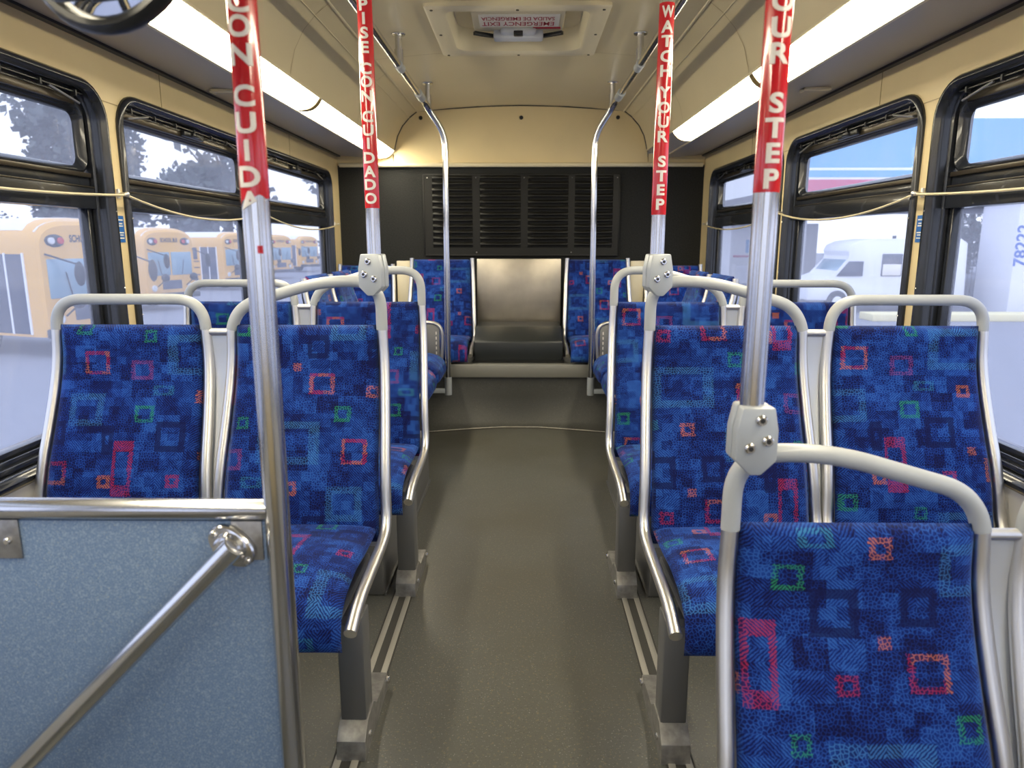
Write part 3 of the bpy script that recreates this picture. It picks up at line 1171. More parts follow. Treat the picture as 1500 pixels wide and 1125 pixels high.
def double_seat(sx, y, z, label, shiftA, shiftB, group, leg=True, legdrop=0.0):
    root = thing('double_seat', label, 'seat', (sx * .372, y, z), 0, group)
    seat_unit(root, sx, 0, .42, 'slope', shiftA)
    seat_unit(root, sx, .494, .914, 'plain', shiftB)
    # filler plate and cross bar between the two places
    mb = MB()
    P = [path_at(BACK, j / 16)[:2] for j in range(17)]
    a, b = .42, .494
    rows = []
    for (yy, zz) in P:
        fl = .022 * min(1, max(0, (.965 - zz) / .50))
        rows.append([(sx * (a + fl), yy + .004, zz - .03), (sx * (b - fl), yy + .004, zz - .03)])
    mb.sheet(rows)
    mb.sheet([[(p[0], p[1] + .004, p[2]) for p in r] for r in rows])
    mb.build('filler_plate', 'plate', root)
    mb = MB()
    mb.tube([(sx * (a + .008), 0, .954), (sx * (b - .008), 0, .954)], .0105, 12)
    mb.build('cross_bar', 'alu', root)
    mb = MB()
    mb.box(sx * .0, sx * .95, -.50, -.46, .325, .350, .003)
    mb.box(sx * .0, sx * .95, -.25, -.21, .325, .350, .003)
    mb.build('seat_beam', 'pewter', root)
    # leg with cast foot on the floor track
    if leg:
        lx0, lx1 = sx * -.022, sx * .040
        mb = MB()
        mb.box(lx0, lx1, -.462, -.392, .066 - legdrop, .345, .005)
        mb.build('leg', 'pewter', root, angle=25)
        fz = -legdrop
        mb = MB()
        mb.prism([(-.505, fz), (-.499, fz + .048), (-.462, fz + .080), (-.392, fz + .082), (-.36, fz + .055), (-.225, fz + .050), (-.212, fz + .012), (-.212, fz)], 'X',
                 lx0 - sx * .003, lx1 + sx * .003, .0012)
        f = mb.build('foot', 'foot', root, angle=20)
        for (by, bz, br, bh) in ((-.45, .035, .008, .008), (-.225, .028, .010, .012)):
            mb = MB()
            mb.disc((lx0 - sx * .004, by, fz + bz), br, (-sx, 0, 0), bh, 12, .002)
            mb.build('foot_bolt', 'bolt', f)
    return root


GR = 'patterned blue double seats'
LTOP = TH - path_at(BACK, 0)[4]
double_seat(1, 1.135, -.236, 'blue patterned double seat nearest the camera at the bottom right, lower than the rest', (-.0135, LTOP, 0), (.21, .13, 0), GR, True, 0.004)
double_seat(1, 1.965, 0, 'blue patterned double seat right of the aisle, directly behind the nearest one', (.13, .16, 0), (.30, .05, 0), GR)
double_seat(1, 2.755, 0, 'blue patterned double seat right of the aisle, second pair standing on the upper floor', (.33, .02, 0), (.08, .25, 0), GR)
double_seat(-1, 1.965, 0, 'blue patterned double seat left of the aisle, behind the blue-grey partition', (.0, .32, 0), (.26, .07, 0), GR)
double_seat(-1, 2.755, 0, 'blue patterned double seat left of the aisle, second pair behind the partition', (.17, .24, 0), (.38, .38, 0), GR)

# rear bench places, against the rear wall
def single(label, loc, rotz, shift, group, w=.42, stub=True):
    root = thing('single_seat', label, 'seat', loc, rotz, group)
    seat_unit(root, 1, -w / 2, w / 2, None, shift, stub=stub)
    return root


GB = 'rear bench seats'
single('blue rear bench seat left of the steel panel', (-.556, 5.13, .105), 0, (.1, .1, 0), GB, .43)
single('blue rear bench seat right of the steel panel', (.550, 5.13, .105), 0, (.35, .3, 0), GB, .43)
single('blue rear bench seat in the far left corner', (-1.105, 5.16, .062), 0, (.2, .4, 0), GB, .38)
single('blue rear bench seat in the far right corner', (1.10, 5.16, .062), 0, (.4, .15, 0), GB, .38)
# side-facing places over the wheel housings
GS = 'side-facing seats'
for sx, lab in ((-1, 'left'), (1, 'right')):
    for k, (y, which) in enumerate(((3.735, 'nearer'), (4.23, 'farther'))):
        o = single('blue side-facing seat on the %s, the %s of the two' % (lab, which), (sx * 1.062, y, .06), -sx * math.pi / 2,
                   (.1 * k + .15, .2 * k, 0), GS, .42, False)
    # end frame with steel plate at the rear end of the pair
    t = thing('seat_end_frame', 'steel tube end frame closing the rear end of the %s side-facing seats' % lab, 'frame', (sx * .50, 4.508, .45), 0, 'seat end frames')
    mb = MB()
    mb.tube([(sx * .02, 0, -.12), (-sx * .01, 0, .10), (0, 0, .245), (sx * .22, 0, .255), (sx * .26, 0, -.12)], .012, 12, fillet=.07)
    mb.build('frame_tube', 'alu', t)
    mb = MB(); mb.box(sx * .012, sx * .245, -.003, .003, -.10, .245, .002)
    mb.build('infill_plate', 'pewter', t)
    mb = MB()
    for i in range(7):
        mb.box(sx * .030, sx * .036, -.0045, -.003, -.02 + i * .032, -.002 + i * .032)
    mb.build('edge_stitch', 'letter', t)

# ------------------------------------------------------------------ rear bench base, ledge, console, panels, grille
mb = MB()
mb.box(-W + .005, W - .005, 4.62, YR, .05, .410)
mb.box(-W + .005, W - .005, 4.66, YR, .410, .455)
struct(mb.build('trim_14', 'ledge'))
mb = MB()
mb.box(-W + .005, W - .005, 4.56, 4.62, .333, .420, .004)
struct(mb.build('trim_15', 'ledge'))
mb = MB()
xs_ = [-1.335, -.9, -.58, -.45, -.3, -.12, 0, .12, .3, .45, .58, .9, 1.335]
bot = [4.43 if abs(x) > .5 else 4.43 + .125 * min(1, (.58 - abs(x)) / .42) for x in xs_]
rows = [[(x, b_ - .03, .001) for x, b_ in zip(xs_, bot)], [(x, b_ - .004, .006) for x, b_ in zip(xs_, bot)],
        [(x, max(b_, 4.50) + .03, .04) if abs(x) < .4 else (x, b_ + .03, .05) for x, b_ in zip(xs_, bot)],
        [(x, 4.585, .20) for x in xs_], [(x, 4.59, .34) for x in xs_]]
mb.sheet(rows)
struct(mb.build('trim_16', 'riser', angle=60))
mb = MB()
mb.tube([(x, b_ - .012, .004) for x, b_ in zip(xs_, bot)], .0035, 6)
struct(mb.build('trim_17', 'track'))

t = thing('engine_console', 'black moulded plastic console box on the rear ledge between the two middle bench seats', 'console box', (-.008, 4.62, .42))
mb = MB()
mb.prism([(0, .012), (0, .145), (.22, .215), (.47, .225), (.47, .012)], 'X', -.292, .292, .012)
mb.build('console_body', 'console', t)
mb = MB(); mb.box(-.302, .302, -.004, .30, -.01, .016)
mb.build('base_strip', 'void', t)
mb = MB(); mb.box(-.296, .296, .02, .30, .004, .03, .004)
mb.build('mounting_plate', 'pewter', t)
mb = MB()
mb.box(-.300, .300, 0, .012, 0, .47, .003)
o = mb.build('steel_back_panel', 'tan_steel')
o.location = (-.008, 5.13, .615)
tag(o, 'worn brushed steel panel above the black console in the middle of the rear bench', 'panel')
for sx, lab in ((-1, 'left'), (1, 'right')):
    mb = MB()
    mb.box(-.048, .048, 0, .01, 0, .62, .003)
    o = mb.build('bench_filler_panel', 'hatch')
    o.location = (sx * .840, 5.165, .45)
    tag(o, 'narrow cream filler panel between the two bench seats on the %s' % lab, 'panel', 'bench filler panels')

t = thing('engine_grille', 'black louvred ventilation grille screwed to the dark rear wall', 'grille', (.008, YR - .02, 1.105))
mb = MB()
gx0, gx1, gz0, gz1 = -.718, .718, 0, .580
cols = [(-.655, -.36), (-.305, -.005), (.048, .345), (.392, .672)]
zr = [.055 + i * .0435 for i in range(12)]
# plate with slots: horizontal bands, vertical ribs
mb.box(gx0, gx1, 0, .006, gz0, zr[0], 0)
mb.box(gx0, gx1, 0, .006, zr[-1] + .022, gz1, 0)
mb.box(gx0, cols[0][0], 0, .006, zr[0], zr[-1] + .022)
for (a, b) in zip(cols, cols[1:]):
    mb.box(a[1], b[0], 0, .006, zr[0], zr[-1] + .022)
mb.box(cols[-1][1], gx1, 0, .006, zr[0], zr[-1] + .022)
mb.box(gx0, gx1, -.002, .010, -.006, .006, .002)
mb.box(gx0, gx1, -.002, .010, gz1 - .006, gz1 + .006, .002)
mb.box(gx0 - .006, gx0 + .006, -.002, .010, 0, gz1, .002)
mb.box(gx1 - .006, gx1 + .006, -.002, .010, 0, gz1, .002)
mb.build('grille_plate', 'grille', t)
for (a, b) in cols:
    mb = MB()
    for z in zr:
        # hooded louvre: rolled-out lip above each slot with rounded ends
        secs = []
        for q in range(9):
            u = q / 8
            x = a + (b - a) * u
            e = math.sin(math.pi * min(1, max(0, u / .10 if u < .1 else (1 - u) / .10 if u > .9 else 1)) / 2)
            secs.append([(x, .004, z + .042), (x, -.006 * e, z + .038), (x, -.014 * e, z + .028), (x, -.014 * e, z + .022), (x, .004, z + .030)])
        mb.sheet(secs)
    mb.build('louvre_bank', 'grille', t)
mb = MB(); mb.box(gx0 + .02, gx1 - .02, .012, .016, .02, .56)
mb.build('back_plate', 'void', t)
mb = MB()
for x in (-.69, -.333, .02, .37, .70):
    mb.ball((x, -.004, gz1 - .022), .005, sub=1)
for x in (-.333, .37):
    mb.ball((x, -.004, .022), .005, sub=1)
mb.build('grille_screws', 'foot', t)

# wheel housings below the seats
for sx, lab in ((-1, 'left'), (1, 'right')):
    mb = MB()
    mb.prism([(2.26, 0.0), (2.26, .30), (3.35, .30), (3.44, .22), (3.47, 0.0)], 'X', sx * .455, sx * (W - .012), .008)
    mb.box(sx * .448, sx * .456, 2.262, 3.46, 0, .012)
    o = mb.build('wheel_housing', 'pewter')
    tag(o, 'grey metal wheel housing box under the second double seat, %s of the aisle' % lab, 'wheel housing', 'wheel housings')
    # side seat supports
    mb = MB()
    mb.box(sx * .62, sx * (W - .012), 3.56, 4.50, .0, .36, .01)
    o = mb.build('seat_plinth', 'riser')
    tag(o, 'dark plinth carrying the side-facing seats on the %s' % lab, 'plinth', 'side seat plinths')
    # floor tracks
    t = thing('floor_track', 'aluminium floor track under the double seats, %s of the aisle' % lab, 'floor track', (sx * .392, 1.30, .0), 0, 'floor tracks')
    mb = MB()
    mb.box(-.029, -.012, 0, 1.20, .0, .004, .001)
    mb.box(.012, .029, 0, 1.20, .0, .004, .001)
    mb.build('track_rib', 'track', t)
    mb = MB()
    mb.box(-.012, .012, 0, 1.20, .0, .0015)
    mb.box(-.034, -.029, 0, 1.20, .0, .0018)
    mb.box(.029, .034, 0, 1.20, .0, .0018)
    mb.build('track_slot', 'slot', t)

# ------------------------------------------------------------------ poles with warning sleeves
def pole(loc, ztop, zbot, lean, r, letters, sl_top, sl_bot, lh, label, torn=False, bend_in=0.0):
    """loc: (x,y) of the pole; letters: list of (character, z centre)"""
    x, y = loc
    t = thing('grab_pole', label, 'pole', (x, y, zbot), 0, 'steel grab poles')
    mb = MB(); mb.tube([(0, 0, 0), (lean, 0, ztop - zbot)], r, 24)
    mb.build('pole_tube', 'steel', t)
    def px(z):
        return lean * (z - zbot) / (ztop - zbot)
    mb = MB()
    n = 28
    rs = r + .0007
    loopb = []
    rows = []
    for k in range(n):
        a = 2 * math.pi * k / n
        zb = sl_bot + ((.014 * (1 - math.cos(a - 2.6)) / 2 + .003 * math.sin(5 * a)) if torn else 0)
        rows.append((a, zb))
    mb.loft([[(px(zb) + rs * math.cos(a), rs * math.sin(a), zb - zbot) for a, zb in rows],
             [(px(sl_top) + rs * math.cos(a), rs * math.sin(a), sl_top - zbot) for a, zb in rows]])
    s = mb.build('warning_sleeve', 'red', t, recalc=True)
    rl = r + .0014
    mb = None
    for li, (ch, zc) in enumerate(letters):
        if mb is not None and letters[li - 1][1] - zc > lh * 1.45:
            mb.build('lettering', 'letter', s, recalc=False)
            mb = None
        mb = mb or MB()
        b = text_mesh(ch, lh / .69, lh * .05)
        zs = [v.co.y for v in b.verts]
        xs2 = [v.co.x for v in b.verts]
        cxx = (max(xs2) + min(xs2)) / 2
        wid = max(xs2) - min(xs2)
        czz = (max(zs) + min(zs)) / 2
        hh = max(zs) - min(zs)
        target = min(wid * 1.12, r * 1.75) if ch != 'I' else wid
        for v in b.verts:
            v.co = Vector(((v.co.x - cxx) * target / wid, (v.co.y - czz) * lh / hh, 0))
        for i in range(-8, 9):
            bmesh.ops.bisect_plane(b, geom=b.verts[:] + b.edges[:] + b.faces[:], plane_co=(i * r / 8, 0, 0), plane_no=(1, 0, 0))
        if torn and ch == 'A' and zc < sl_bot + .035:
            res = bmesh.ops.bisect_plane(b, geom=b.verts[:] + b.edges[:] + b.faces[:], plane_co=(0, -.004, 0), plane_no=(.5, -1, 0), clear_outer=True)
        for v in b.verts:
            th = v.co.x / rl
            zz = zc + v.co.y
            v.co = Vector((px(zz) + rl * math.sin(th), -rl * math.cos(th), zz - zbot))
        mb.join(b)
    mb.build('lettering', 'letter', s, recalc=False)
    return t


def zs_from(chars, v2z):
    return [(c, v2z(v)) for c, v in chars]


_f = 1040.0
def z_at(v, Y):
    a = math.atan((562.5 - v) / _f) - PITCH
    # height on a vertical line at horizontal distance Y along the view
    return 1.2 + Y * math.tan(a)


YM = 1.962
mid_l = [('P', 9), ('I', 29), ('S', 50), ('E', 71), ('C', 102), ('O', 121), ('N', 142), ('C', 172), ('U', 192), ('I', 211), ('D', 232), ('A', 252), ('D', 271), ('O', 291)]
mid_r = [('W', 21), ('A', 43), ('T', 64), ('C', 86), ('H', 107), ('Y', 138), ('O', 160), ('U', 181), ('R', 202), ('S', 238), ('T', 259), ('E', 279), ('P', 300)]
p = pole((-.385, YM), 2.150, 1.130, -.002, .019, [(c, z_at(v, YM)) for c, v in mid_l], z_at(-6, YM), z_at(305, YM), .0285,
         'steel pole with red sleeve reading PISE CON CUIDADO, left of the aisle')
CLAMP = []
def clamp_on(parent, sx, rot, z0=-.045):
    """octagonal two-part clamp round the joint of pole and handle; parent = pole"""
    W_, H_ = .0335, .112
    oc = [(-.021, H_), (.021, H_), (.0335, .066), (.0335, .026), (.0, 0), (-.0, 0), (-.0335, .026), (-.0335, .066)]
    oc = [(-.026, H_), (.026, H_), (.0335, .074), (.0335, .024), (.009, 0), (-.009, 0), (-.0335, .024), (-.0335, .074)]
    for nm, a, b in (('clamp_plate', -.028, -.001), ('clamp_plate', .001, .028)):
        mb = MB()
        mb.prism(oc, 'Y', a, b, .0035)
        o = mb.build(nm, 'clamp', parent)
        o.location = (sx * .004, 0, z0)
        o.rotation_euler = (0, 0, rot)
        if a < 0:
            for (bx, bz) in ((0.004 * sx, .092), (.016 * sx, .058), (-.012 * sx, .046)):
                mb = MB()
                mb.disc((bx, -.0305, bz), .0090, (0, -1, 0), .006, 18, .0025)
                q = mb.build('clamp_bolt', 'bolt', o)
                mb = MB()
                mb.disc((bx, -.0338, bz), .0042, (0, -1, 0), .0010, 6)
                mb.build('bolt_socket', 'hex', q)
clamp_on(p, -1, -.20, -.073)
p = pole((.383, YM), 2.150, 1.130, .002, .019, [(c, z_at(v, YM)) for c, v in mid_r], z_at(7, YM), z_at(315, YM), .0285,
         'steel pole with red sleeve reading WATCH YOUR STEP, right of the aisle')
clamp_on(p, 1, .20, -.073)
YL = 1.04
fl_ = [('P', -285), ('I', -240), ('S', -200), ('E', -160), ('C', -102), ('O', -66), ('N', -36), ('C', 6), ('O', 42), ('N', 83), ('C', 143), ('U', 182), ('I', 222), ('D', 260), ('A', 296)]
fl_ = [q for q in fl_ if q[1] > -20]
pl = pole((-.362, YL), 2.150, -.24, 0, .0192, [(c, z_at(v, YL)) for c, v in fl_], 1.60, z_at(303, YL), .0285,
     'tall steel pole at the end of the blue-grey partition with a torn red sleeve', torn=True)
YR0 = 1.13
fr_ = [('O', 9), ('U', 47), ('R', 84), ('S', 155), ('T', 191), ('E', 227), ('P', 264)]
p = pole((.392, YR0), 2.150, .885, .002, .0192, [(c, z_at(v, YR0)) for c, v in fr_], 1.62, z_at(283, YR0), .0290,
         'steel pole with red sleeve reading YOUR STEP, rising from the nearest right seat')
clamp_on(p, 1, .03, -.055)

mb = MB()
zz = z_at(366, YL) + .24
mb.sheet([[(.0202 * math.sin(a), -.0202 * math.cos(a), zz + q) for a in (.25, .45, .65)] for q in (-.005, 0.0, .006)])
mb.build('sleeve_scrap', 'red', pl)

# ------------------------------------------------------------------ partition on the left
t = thing('partition', 'blue-grey speckled partition panel with a steel top rail, left foreground', 'partition', (-.80, YL, -.24))
ox, oz = -.80, -.24
mb = MB()
mb.box(-1.33 - ox, -.378 - ox, -.006, .006, -.12 - oz, .775 - oz, .002)
mb.build('laminate_panel', 'laminate', t)
mb = MB()
mb.tube([(-1.335 - ox, 0, .792 - oz), (-.374 - ox, 0, .792 - oz)], .0168, 20)
mb.build('top_rail', 'rail_steel', t)
mb = MB()
mb.tube([(-.380 - ox, .0, .775 - oz), (-.380 - ox, 0, -.10 - oz)], .0035, 8)
mb.build('edge_strip', 'rail_steel', t)
for xx in (-.408, -.790):
    mb = MB()
    mb.box(xx - .024 - ox, xx + .024 - ox, -.010, -.0062, .712 - oz, .776 - oz, .001)
    f = mb.build('corner_plate', 'foot', t)
    if xx < -.7:
        mb = MB(); mb.disc((xx - ox + .006, -.013, .742 - oz), .006, (0, -1, 0), .006, 12, .002)
        mb.build('plate_bolt', 'bolt', f)
# diagonal tube with oval flange
t = thing('diagonal_grab_bar', 'diagonal steel grab bar bolted to the partition by an oval flange', 'grab bar', (-.430, YL - .012, .738))
mb = MB()
mb.tube([(.012, -.024, .008), (-.44, -.045, -.455), (-.80, -.06, -.83)], .0172, 20)
mb.build('bar_tube', 'rail_steel', t)
mb = MB()
c, s = math.cos(math.radians(-42)), math.sin(math.radians(-42))
def oval(a, b, y):
    out = []
    for k in range(32):
        th = 2 * math.pi * k / 32
        ca, sa = math.cos(th), math.sin(th)
        u, w = a * (abs(ca) ** .85) * (1 if ca > 0 else -1), b * sa
        out.append((u * c - w * s, y, u * s + w * c))
    return out
mb.loft([oval(.041, .026, 0), oval(.041, .026, -.006), oval(.039, .024, -.009), oval(.026, .022, -.010), oval(.0235, .0205, -.022), oval(.019, .018, -.024)], capa=True, capb=True)
f = mb.build('oval_flange', 'rail_steel', t, angle=30)
for q in (-1, 1):
    mb = MB(); mb.disc((q * .033 * c, -.011, q * .033 * s), .0058, (0, -1, 0), .006, 14, .002)
    mb.build('flange_bolt', 'bolt', f)

# ------------------------------------------------------------------ round mirror top left
t = thing('convex_mirror', 'round black-rimmed mirror hanging from the ceiling at the top left', 'mirror', (-.470, .92, 1.567))
t.rotation_euler = (math.radians(-6), math.radians(0), math.radians(-14))
mb = MB()
R_ = .114
loops = []
for k in range(40):
    a = 2 * math.pi * k / 40
    ring = []
    for q in range(10):
        b_ = 2 * math.pi * q / 10
        rr_ = R_ + .0105 * math.cos(b_)
        ring.append((rr_ * math.cos(a), .012 * math.sin(b_), rr_ * math.sin(a)))
    loops.append(ring)
mb.loft(loops, close=True)
mb.build('rim', 'black', t)
mb = MB()
rings = []
for q in range(1, 8):
    rr_ = .112 * q / 7
    y_ = -.030 * (1 - (rr_ / .115) ** 2) + .002
    rings.append([(rr_ * math.cos(2 * math.pi * k / 40), y_, rr_ * math.sin(2 * math.pi * k / 40)) for k in range(40)])
mb.loft(rings, capa=True)
mb.build('mirror_face', 'mirror', t)
mb = MB()
mb.box(-.050, .012, -.060, -.026, -.100, .12, .012)
h = mb.build('bracket_arm', 'black', t)
mb = MB(); mb.box(-.022, -.004, -.0615, -.0600, -.094, -.050)
mb.build('yellow_sticker', 'yellow', h)
mb = MB(); mb.tube([(-.02, -.045, .10), (-.02, -.045, .5)], .009, 10)
mb.build('hanger', 'black', t)

# ------------------------------------------------------------------ outside
GZ = -1.15
mb = MB()
mb.box(-90, 90, -30, 160, GZ - .2, GZ)
struct(mb.build('ground', 'asphalt'))


def school_bus():
    """local: front face at y=0 looking to -y, body runs to +y; x centred, z up from the ground; right side (door) is -x"""
    root = thing('school_bus', 'x', 'bus')
    w, h = 1.12, 2.86
    L = 9.5
    def sect(y, sc_=1.0, top=0.0):
        p = []
        for k in range(13):
            a = math.pi * k / 12
            p.append((w * sc_ * math.cos(a) ** 1 if True else 0, y, 2.25 - top * .5 + (h - 2.25 - top) * math.sin(a) ** .8))
        p = [(w * sc_ * (1 if math.cos(math.pi * k / 12) > 0 else -1) * abs(math.cos(math.pi * k / 12)) ** .55, y,
              2.22 + (h - top - 2.22) * math.sin(math.pi * k / 12) ** .8) for k in range(13)]
        return [(w * sc_, y, .45)] + p + [(-w * sc_, y, .45)]
    mb = MB()
    mb.loft([sect(0, .93, .16), sect(.05, .97, .08), sect(.22, 1, .02), sect(.5, 1, 0), sect(L, 1, 0)], capa=True, capb=True)
    body = mb.build('body', 'bus_y', root, angle=30)
    mb = MB()
    loops = []
    for y, s_, tp in ((.10, .99, .06), (.5, 1.004, -.006), (L, 1.004, -.006)):
        q = sect(y, s_, tp)
        loops.append(q[3:12])
    mb.sheet(loops)
    mb.build('roof_cap', 'bus_top', root)
    # windshield in two lights
    for s in (-1, 1):
        mb = MB()
        x0, x1 = (.03, .93) if s > 0 else (-.93, -.03)
        mb.box(x0, x1, -.02, .02, 1.22, 2.02, .05)
        mb.build('windshield', 'wind', root)
        mb = MB()
        mb.tube([(s * .45, -.03, 1.25), (s * .55, -.035, 1.75)], .012, 6)
        mb.build('wiper', 'black', root)
        # roof lamps
        mb = MB()
        mb.ball((s * .70, .02, 2.38), .20, (1.25, .25, .75), 2)
        hd = mb.build('lamp_hood', 'black', root)
        for (dx, m_) in ((-.10 * s, 'lens_r'), (.10 * s, 'lens_w')):
            mb = MB(); mb.disc((s * .70 + dx, -.05, 2.38), .07, (0, -1, 0), .04, 12, .01)
            mb.build('warning_lamp', m_, hd)
        mb = MB(); mb.disc((s * .78, -.01, .80), .11, (0, -1, 0), .05, 14, .015)
        mb.build('headlamp', 'lens_w', root)
        mb = MB()
        mb.ball((s * 1.30 if s > 0 else -.55, -.42, 1.72), .16, (.8, .35, 1.6), 2)
        mb.tube([(s * 1.0 if s > 0 else -.95, .0, 2.12), (s * 1.30 if s > 0 else -.55, -.42, 1.9)], .02, 6)
        mb.build('side_mirror', 'black', root)
        mb = MB()
        mb.ball((s * .62, -.38, 1.16), .17, (1, .6, .85), 2)
        mb.tube([(s * .62, -.38, 1.1), (s * .62, 0, .85)], .018, 6)
        mb.build('crossover_mirror', 'black', root)
    b = text_mesh('SCHOOL BUS', .20, .006)
    for v in b.verts:
        v.co = Vector((v.co.x * .62, -.012, 2.42 + v.co.y))
    mb = MB(); mb.join(b)
    mb.build('roof_sign', 'black', root, recalc=False)
    mb = MB(); mb.box(-1.1, 1.1, -.16, .02, .42, .62, .04)
    mb.build('bumper', 'black', root)
    mb = MB(); mb.box(-.42, .42, -.02, .02, .74, 1.05, .02)
    mb.build('front_grille', 'dark', root)
    # door side (left in the picture) and windows on both sides
    for s in (-1, 1):
        for i in range(7):
            y0 = 1.65 + i * 1.08
            mb = MB(); mb.box(s * 1.11, s * 1.132, y0, y0 + .90, 1.52, 2.10, .03)
            mb.build('side_window', 'dark', root)
        mb = MB()
        for z in (.75, 1.10, 1.40):
            mb.box(s * 1.115, s * 1.135, 1.55 if s < 0 else .4, L, z, z + .05)
        mb.build('rub_rail', 'black', root)
        for y in (2.1, 7.2):
            mb = MB(); mb.disc((s * 1.0, y, .46), .46, (s, 0, 0), .26, 24, .05)
            wl = mb.build('wheel', 'tyre', root)
            mb = MB(); mb.disc((s * 1.14, y, .46), .22, (s, 0, 0), .04, 16, .02)
            mb.build('wheel_hub', 'white', wl)
    mb = MB(); mb.box(-1.135, -1.10, .38, 1.42, .50, 2.12, .02)
    d = mb.build('entry_door', 'dark', root)
    mb = MB()
    for y in (.38, .90, 1.42):
        mb.box(-1.145, -1.12, y - .025, y + .025, .50, 2.14)
    mb.build('door_frame', 'white', d)
    return root


b0 = school_bus()
GBUS = 'parked school buses'
spots = [(-9.25, 15.2, 'yellow school bus seen through the nearest left window, closest of the parked row'),
         (-12.3, 25.0, 'yellow school bus seen through the second left window, second of the parked row'),
         (-14.2, 36.0, 'yellow school bus seen past the left front pole, third of the parked row'),
         (-15.8, 47.0, 'yellow school bus seen through the rearmost left window, fourth of the parked row'),
         (-17.2, 58.0, 'small distant yellow school bus at the far end of the parked row')]
for i, (x, y, lab) in enumerate(spots):
    o = b0 if i == 0 else copy_tree(b0)
    o.location = (x, y, GZ)
    o.rotation_euler = (0, 0, math.radians(71 - 1.5 * i))
    tag(o, lab, 'bus', GBUS)


def tree(x, y, h, r, label, group, n=900, dens=1.0):
    t = thing('tree', label, 'tree', (x, y, GZ), 0, group)
    mb = MB()
    mb.tube([(0, 0, 0), (.1, 0, h * .4), (-.1, .1, h * .8)], [h * .03, h * .022, h * .008], 8)
    for k in range(5):
        a = random.random() * 6.28
        mb.tube([(0, 0, h * (.3 + .08 * k)), (r * .6 * math.cos(a), r * .6 * math.sin(a), h * (.55 + .08 * k))], [h * .012, h * .004], 6)
    mb.build('trunk', 'bark', t)
    bm = bmesh.new()
    blobs = []
    for k in range(22):
        a = random.random() * 6.28
        d = r * .7 * math.sqrt(random.random())
        z = h * (.10 + .77 * random.random())
        blobs.append((d * math.cos(a), d * math.sin(a), z, r * (.35 + .25 * random.random())))
    for k in range(n):
        bx, by, bz, br = random.choice(blobs)
        v = Vector((random.gauss(0, 1), random.gauss(0, 1), random.gauss(0, 1))).normalized() * br * (random.random() ** .35)
        c_ = Vector((bx, by, bz)) + v
        s_ = h * .022 * (.6 + random.random())
        u = Vector((random.gauss(0, 1), random.gauss(0, 1), random.gauss(0, 1))).normalized()
        w_ = u.orthogonal().normalized()
        vs_ = [bm.verts.new(c_ + u * s_ * p_ + w_ * s_ * q_) for p_, q_ in ((-1, 0), (0, -.6), (1, 0), (0, .6))]
        bm.faces.new(vs_)
    me = bpy.data.meshes.new('crown')
    bm.to_mesh(me)
    bm.free()
    me.materials.append(M['leaf'])
    o = bpy.data.objects.new('crown', me)
    C.objects.link(o)
    o.parent = t
    return t


GT = 'trees behind the school buses'
for i, (x, y, h, r, n, lab) in enumerate([
        (-60, 80, 13, 3.6, 420, 'sparse leafy tree above the nearest school bus, at the far left'),
        (-48, 80, 19, 6.2, 5200, 'dark tree above the roof of the second school bus'),
        (-33, 81, 20, 6.2, 5200, 'broad dark tree behind the tall front pole and the third school bus'),
        (-18, 82, 20, 6.2, 5200, 'dense dark tree in the rearmost left window'),
        (-3, 84, 20, 6.2, 1500, 'dark tree farthest to the rear beyond the left windows')]):
    tree(x, y, h, r, lab, GT, n)
t = thing('light_pole', 'pale slender lamp post standing behind the school buses', 'lamp post', (-17.3, 31, GZ))
mb = MB(); mb.tube([(0, 0, 0), (0, 0, 7)], [.14, .09], 10)
mb.build('post', 'white', t)
mb = MB(); mb.box(-.5, .1, -.12, .12, 6.95, 7.1, .03)
mb.build('lamp_head', 'white', t)

# right side: canopy, columns, van, kerb, fence
t = thing('fuel_canopy', 'flat canopy with blue fascia, white lines and a red stripe beyond the right windows', 'canopy', (0, 0, GZ))
mb = MB(); mb.box(9.1, 54, 26.8, 49, 4.20, 6.5); mb.build('canopy_roof', 'can_under', t)
mb = MB(); mb.box(9.0, 54, 26.6, 26.8, 4.96, 6.64); mb.build('blue_fascia', 'can_blue', t)
mb = MB(); mb.box(9.0, 54, 26.58, 26.78, 4.64, 4.88); mb.build('lower_blue_band', 'can_blue', t)
mb = MB(); mb.box(9.0, 54, 26.59, 26.8, 4.54, 4.97); mb.build('white_lines', 'white', t)
mb = MB(); mb.box(9.0, 54, 26.57, 26.8, 4.15, 4.56); mb.build('red_stripe', 'can_red', t)
mb = MB(); mb.box(8.9, 9.0, 26.6, 49, 4.15, 6.5); mb.build('canopy_end', 'white', t)
for i, (x, y, w_, lab) in enumerate([(11.0, 34.0, .62, 'white canopy column seen through the rearmost right window'),
                                     (11.35, 30.0, .46, 'white canopy column at the left edge of the middle right window')]):
    mb = MB()
    mb.box(-w_ / 2, w_ / 2, -w_ / 2, w_ / 2, 0, 4.18, .03)
    o = mb.build('canopy_column', 'white')
    o.location = (x, y, GZ)
    tag(o, lab, 'column', 'canopy columns')
t = thing('canopy_column', 'wide white column with vertical blue numbers beyond the nearest right window', 'column', (15.72, 23.3, GZ), 0, 'canopy columns')
mb = MB(); mb.box(0, 1.6, 0, 1.85, 0, 3.84, .03)
mb.build('column_body', 'white', t)
b = text_mesh('78222', .52, .014, space=1.02)
for v in b.verts:
    v.co = Vector((.20 - v.co.y, -.012, 2.25 + v.co.x))
mb = MB(); mb.join(b)
mb.build('number_lettering', 'blue_txt', t, recalc=False)
mb = MB(); mb.box(0, 34, 0, .9, 0, .22, .03)
o = mb.build('kerb', 'kerb'); o.location = (10.6, 21.6, GZ)
tag(o, 'cream painted kerb along the forecourt beyond the right windows', 'kerb')
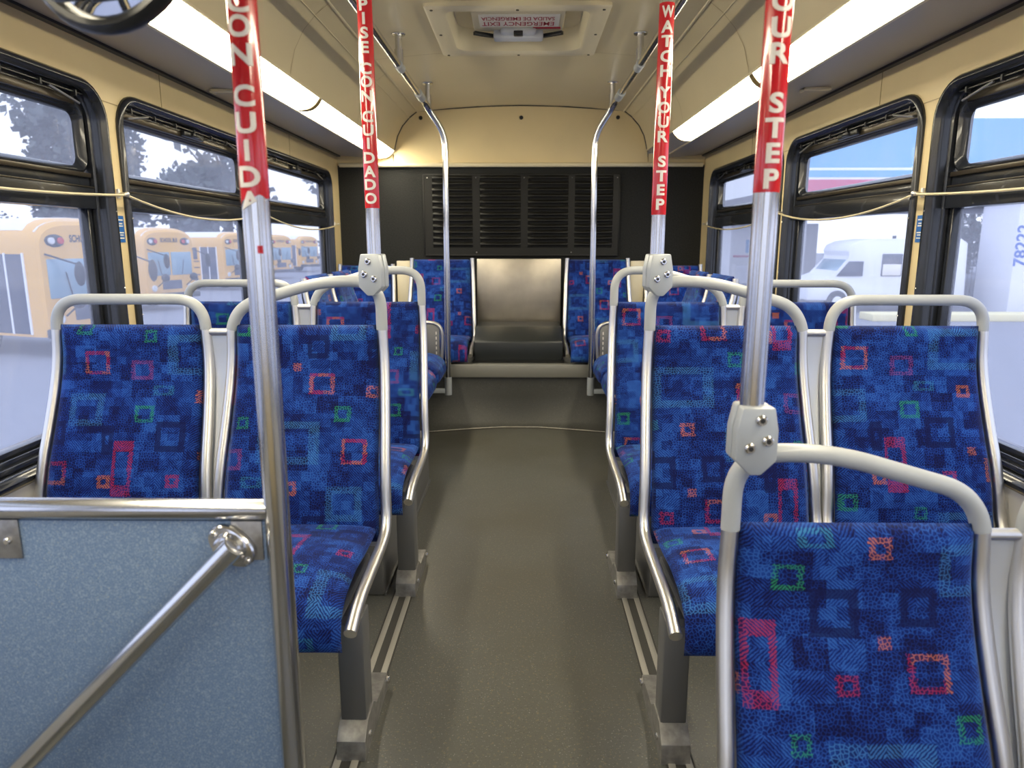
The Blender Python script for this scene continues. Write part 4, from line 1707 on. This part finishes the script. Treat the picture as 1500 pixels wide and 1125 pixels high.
# shuttle van, nose to the left
t = thing('shuttle_van', 'white passenger shuttle van parked under the canopy beyond the right windows', 'van', (9.6, 24.2, GZ))
t.scale = (.87, 1, .95)
vp = [(0.0, .45), (.02, .95), (.25, 1.15), (.95, 1.30), (1.45, 1.88), (1.55, 2.0), (1.40, 2.16), (1.50, 2.38), (1.85, 2.52), (2.6, 2.60), (5.7, 2.60), (5.95, 2.45), (6.05, .45)]
mb = MB(); mb.prism([(x, z) for x, z in vp], 'Y', 0, 2.0, .05)
mb.build('van_body', 'white', t)
mb = MB(); mb.prism([(1.05, 1.30), (1.50, 1.82), (2.05, 1.82), (2.05, 1.30)], 'Y', -.03, .02, .008)
mb.build('cab_window', 'dark', t)
mb = MB(); mb.prism([(.98, 1.33), (1.44, 1.88), (1.48, 1.84), (1.08, 1.33)], 'Y', .1, 1.9, .008)
mb.build('windshield', 'wind', t)
for x in (2.75, 3.65, 4.55):
    mb = MB(); mb.box(x, x + .78, -.03, .02, 1.30, 2.08, .02)
    f = mb.build('side_window', 'dark', t)
    mb = MB(); mb.box(x + .04, x + .74, -.04, -.02, 1.33, 1.72, .01)
    mb.build('lower_glass', 'bus_top', f)
for x in (1.15, 4.85):
    mb = MB(); mb.disc((x, .06, .40), .40, (0, -1, 0), .24, 24, .04)
    f = mb.build('wheel', 'tyre', t)
    mb = MB(); mb.disc((x, -.07, .40), .2, (0, -1, 0), .03, 16, .01)
    mb.build('wheel_hub', 'white', f)
mb = MB(); mb.box(.05, .15, .1, .5, .75, .95, .03)
mb.build('headlamp', 'lens_w', t)
# fence
t = thing('iron_fence', 'black iron fence standing between the van and the wide white column', 'fence', (14.0, 27.5, GZ))
for x in (0, 2.2, 4.4, 6.6, 8.8):
    mb = MB(); mb.box(x - .05, x + .05, -.05, .05, 0, 2.6); mb.build('fence_post', 'fence', t)
mb = MB()
for z in (1.45, 2.40):
    mb.box(0, 8.8, -.03, .03, z, z + .07)
mb.build('fence_rail', 'fence', t)
mb = MB()
for i in range(58):
    mb.tube([(i * .15 + .05, 0, .1), (i * .15 + .05, 0, 2.45)], .012, 5)
mb.build('fence_bars', 'fence', t)
GT2 = 'trees beyond the forecourt'
for (x, y, h, r, n, lab) in [(34.2, 56, 9.5, 3.8, 3000, 'dark bushy tree behind the iron fence'),
                             (45, 58, 10, 4, 1800, 'dark tree behind the wide white column')]:
    tree(x, y, h, r, lab, GT2, n)
# small kiosk seen in the rearmost right window
t = thing('kiosk', 'white kiosk with light blue panel and red stripe beyond the rearmost right window', 'kiosk', (12.0, 42, GZ))
mb = MB(); mb.box(0, 5, 0, 4, 0, 3.4, .03); mb.build('kiosk_wall', 'white', t)
mb = MB(); mb.box(.9, 2.9, -.04, 0, 1.75, 2.5); mb.build('blue_panel', 'can_blue', t)
mb = MB(); mb.box(.2, 3.2, -.05, 0, 1.5, 1.62); mb.build('red_band', 'can_red', t)
mb = MB(); mb.box(2.2, 3.0, -.05, 0, 0, 1.3); mb.build('kiosk_door', 'can_under', t)
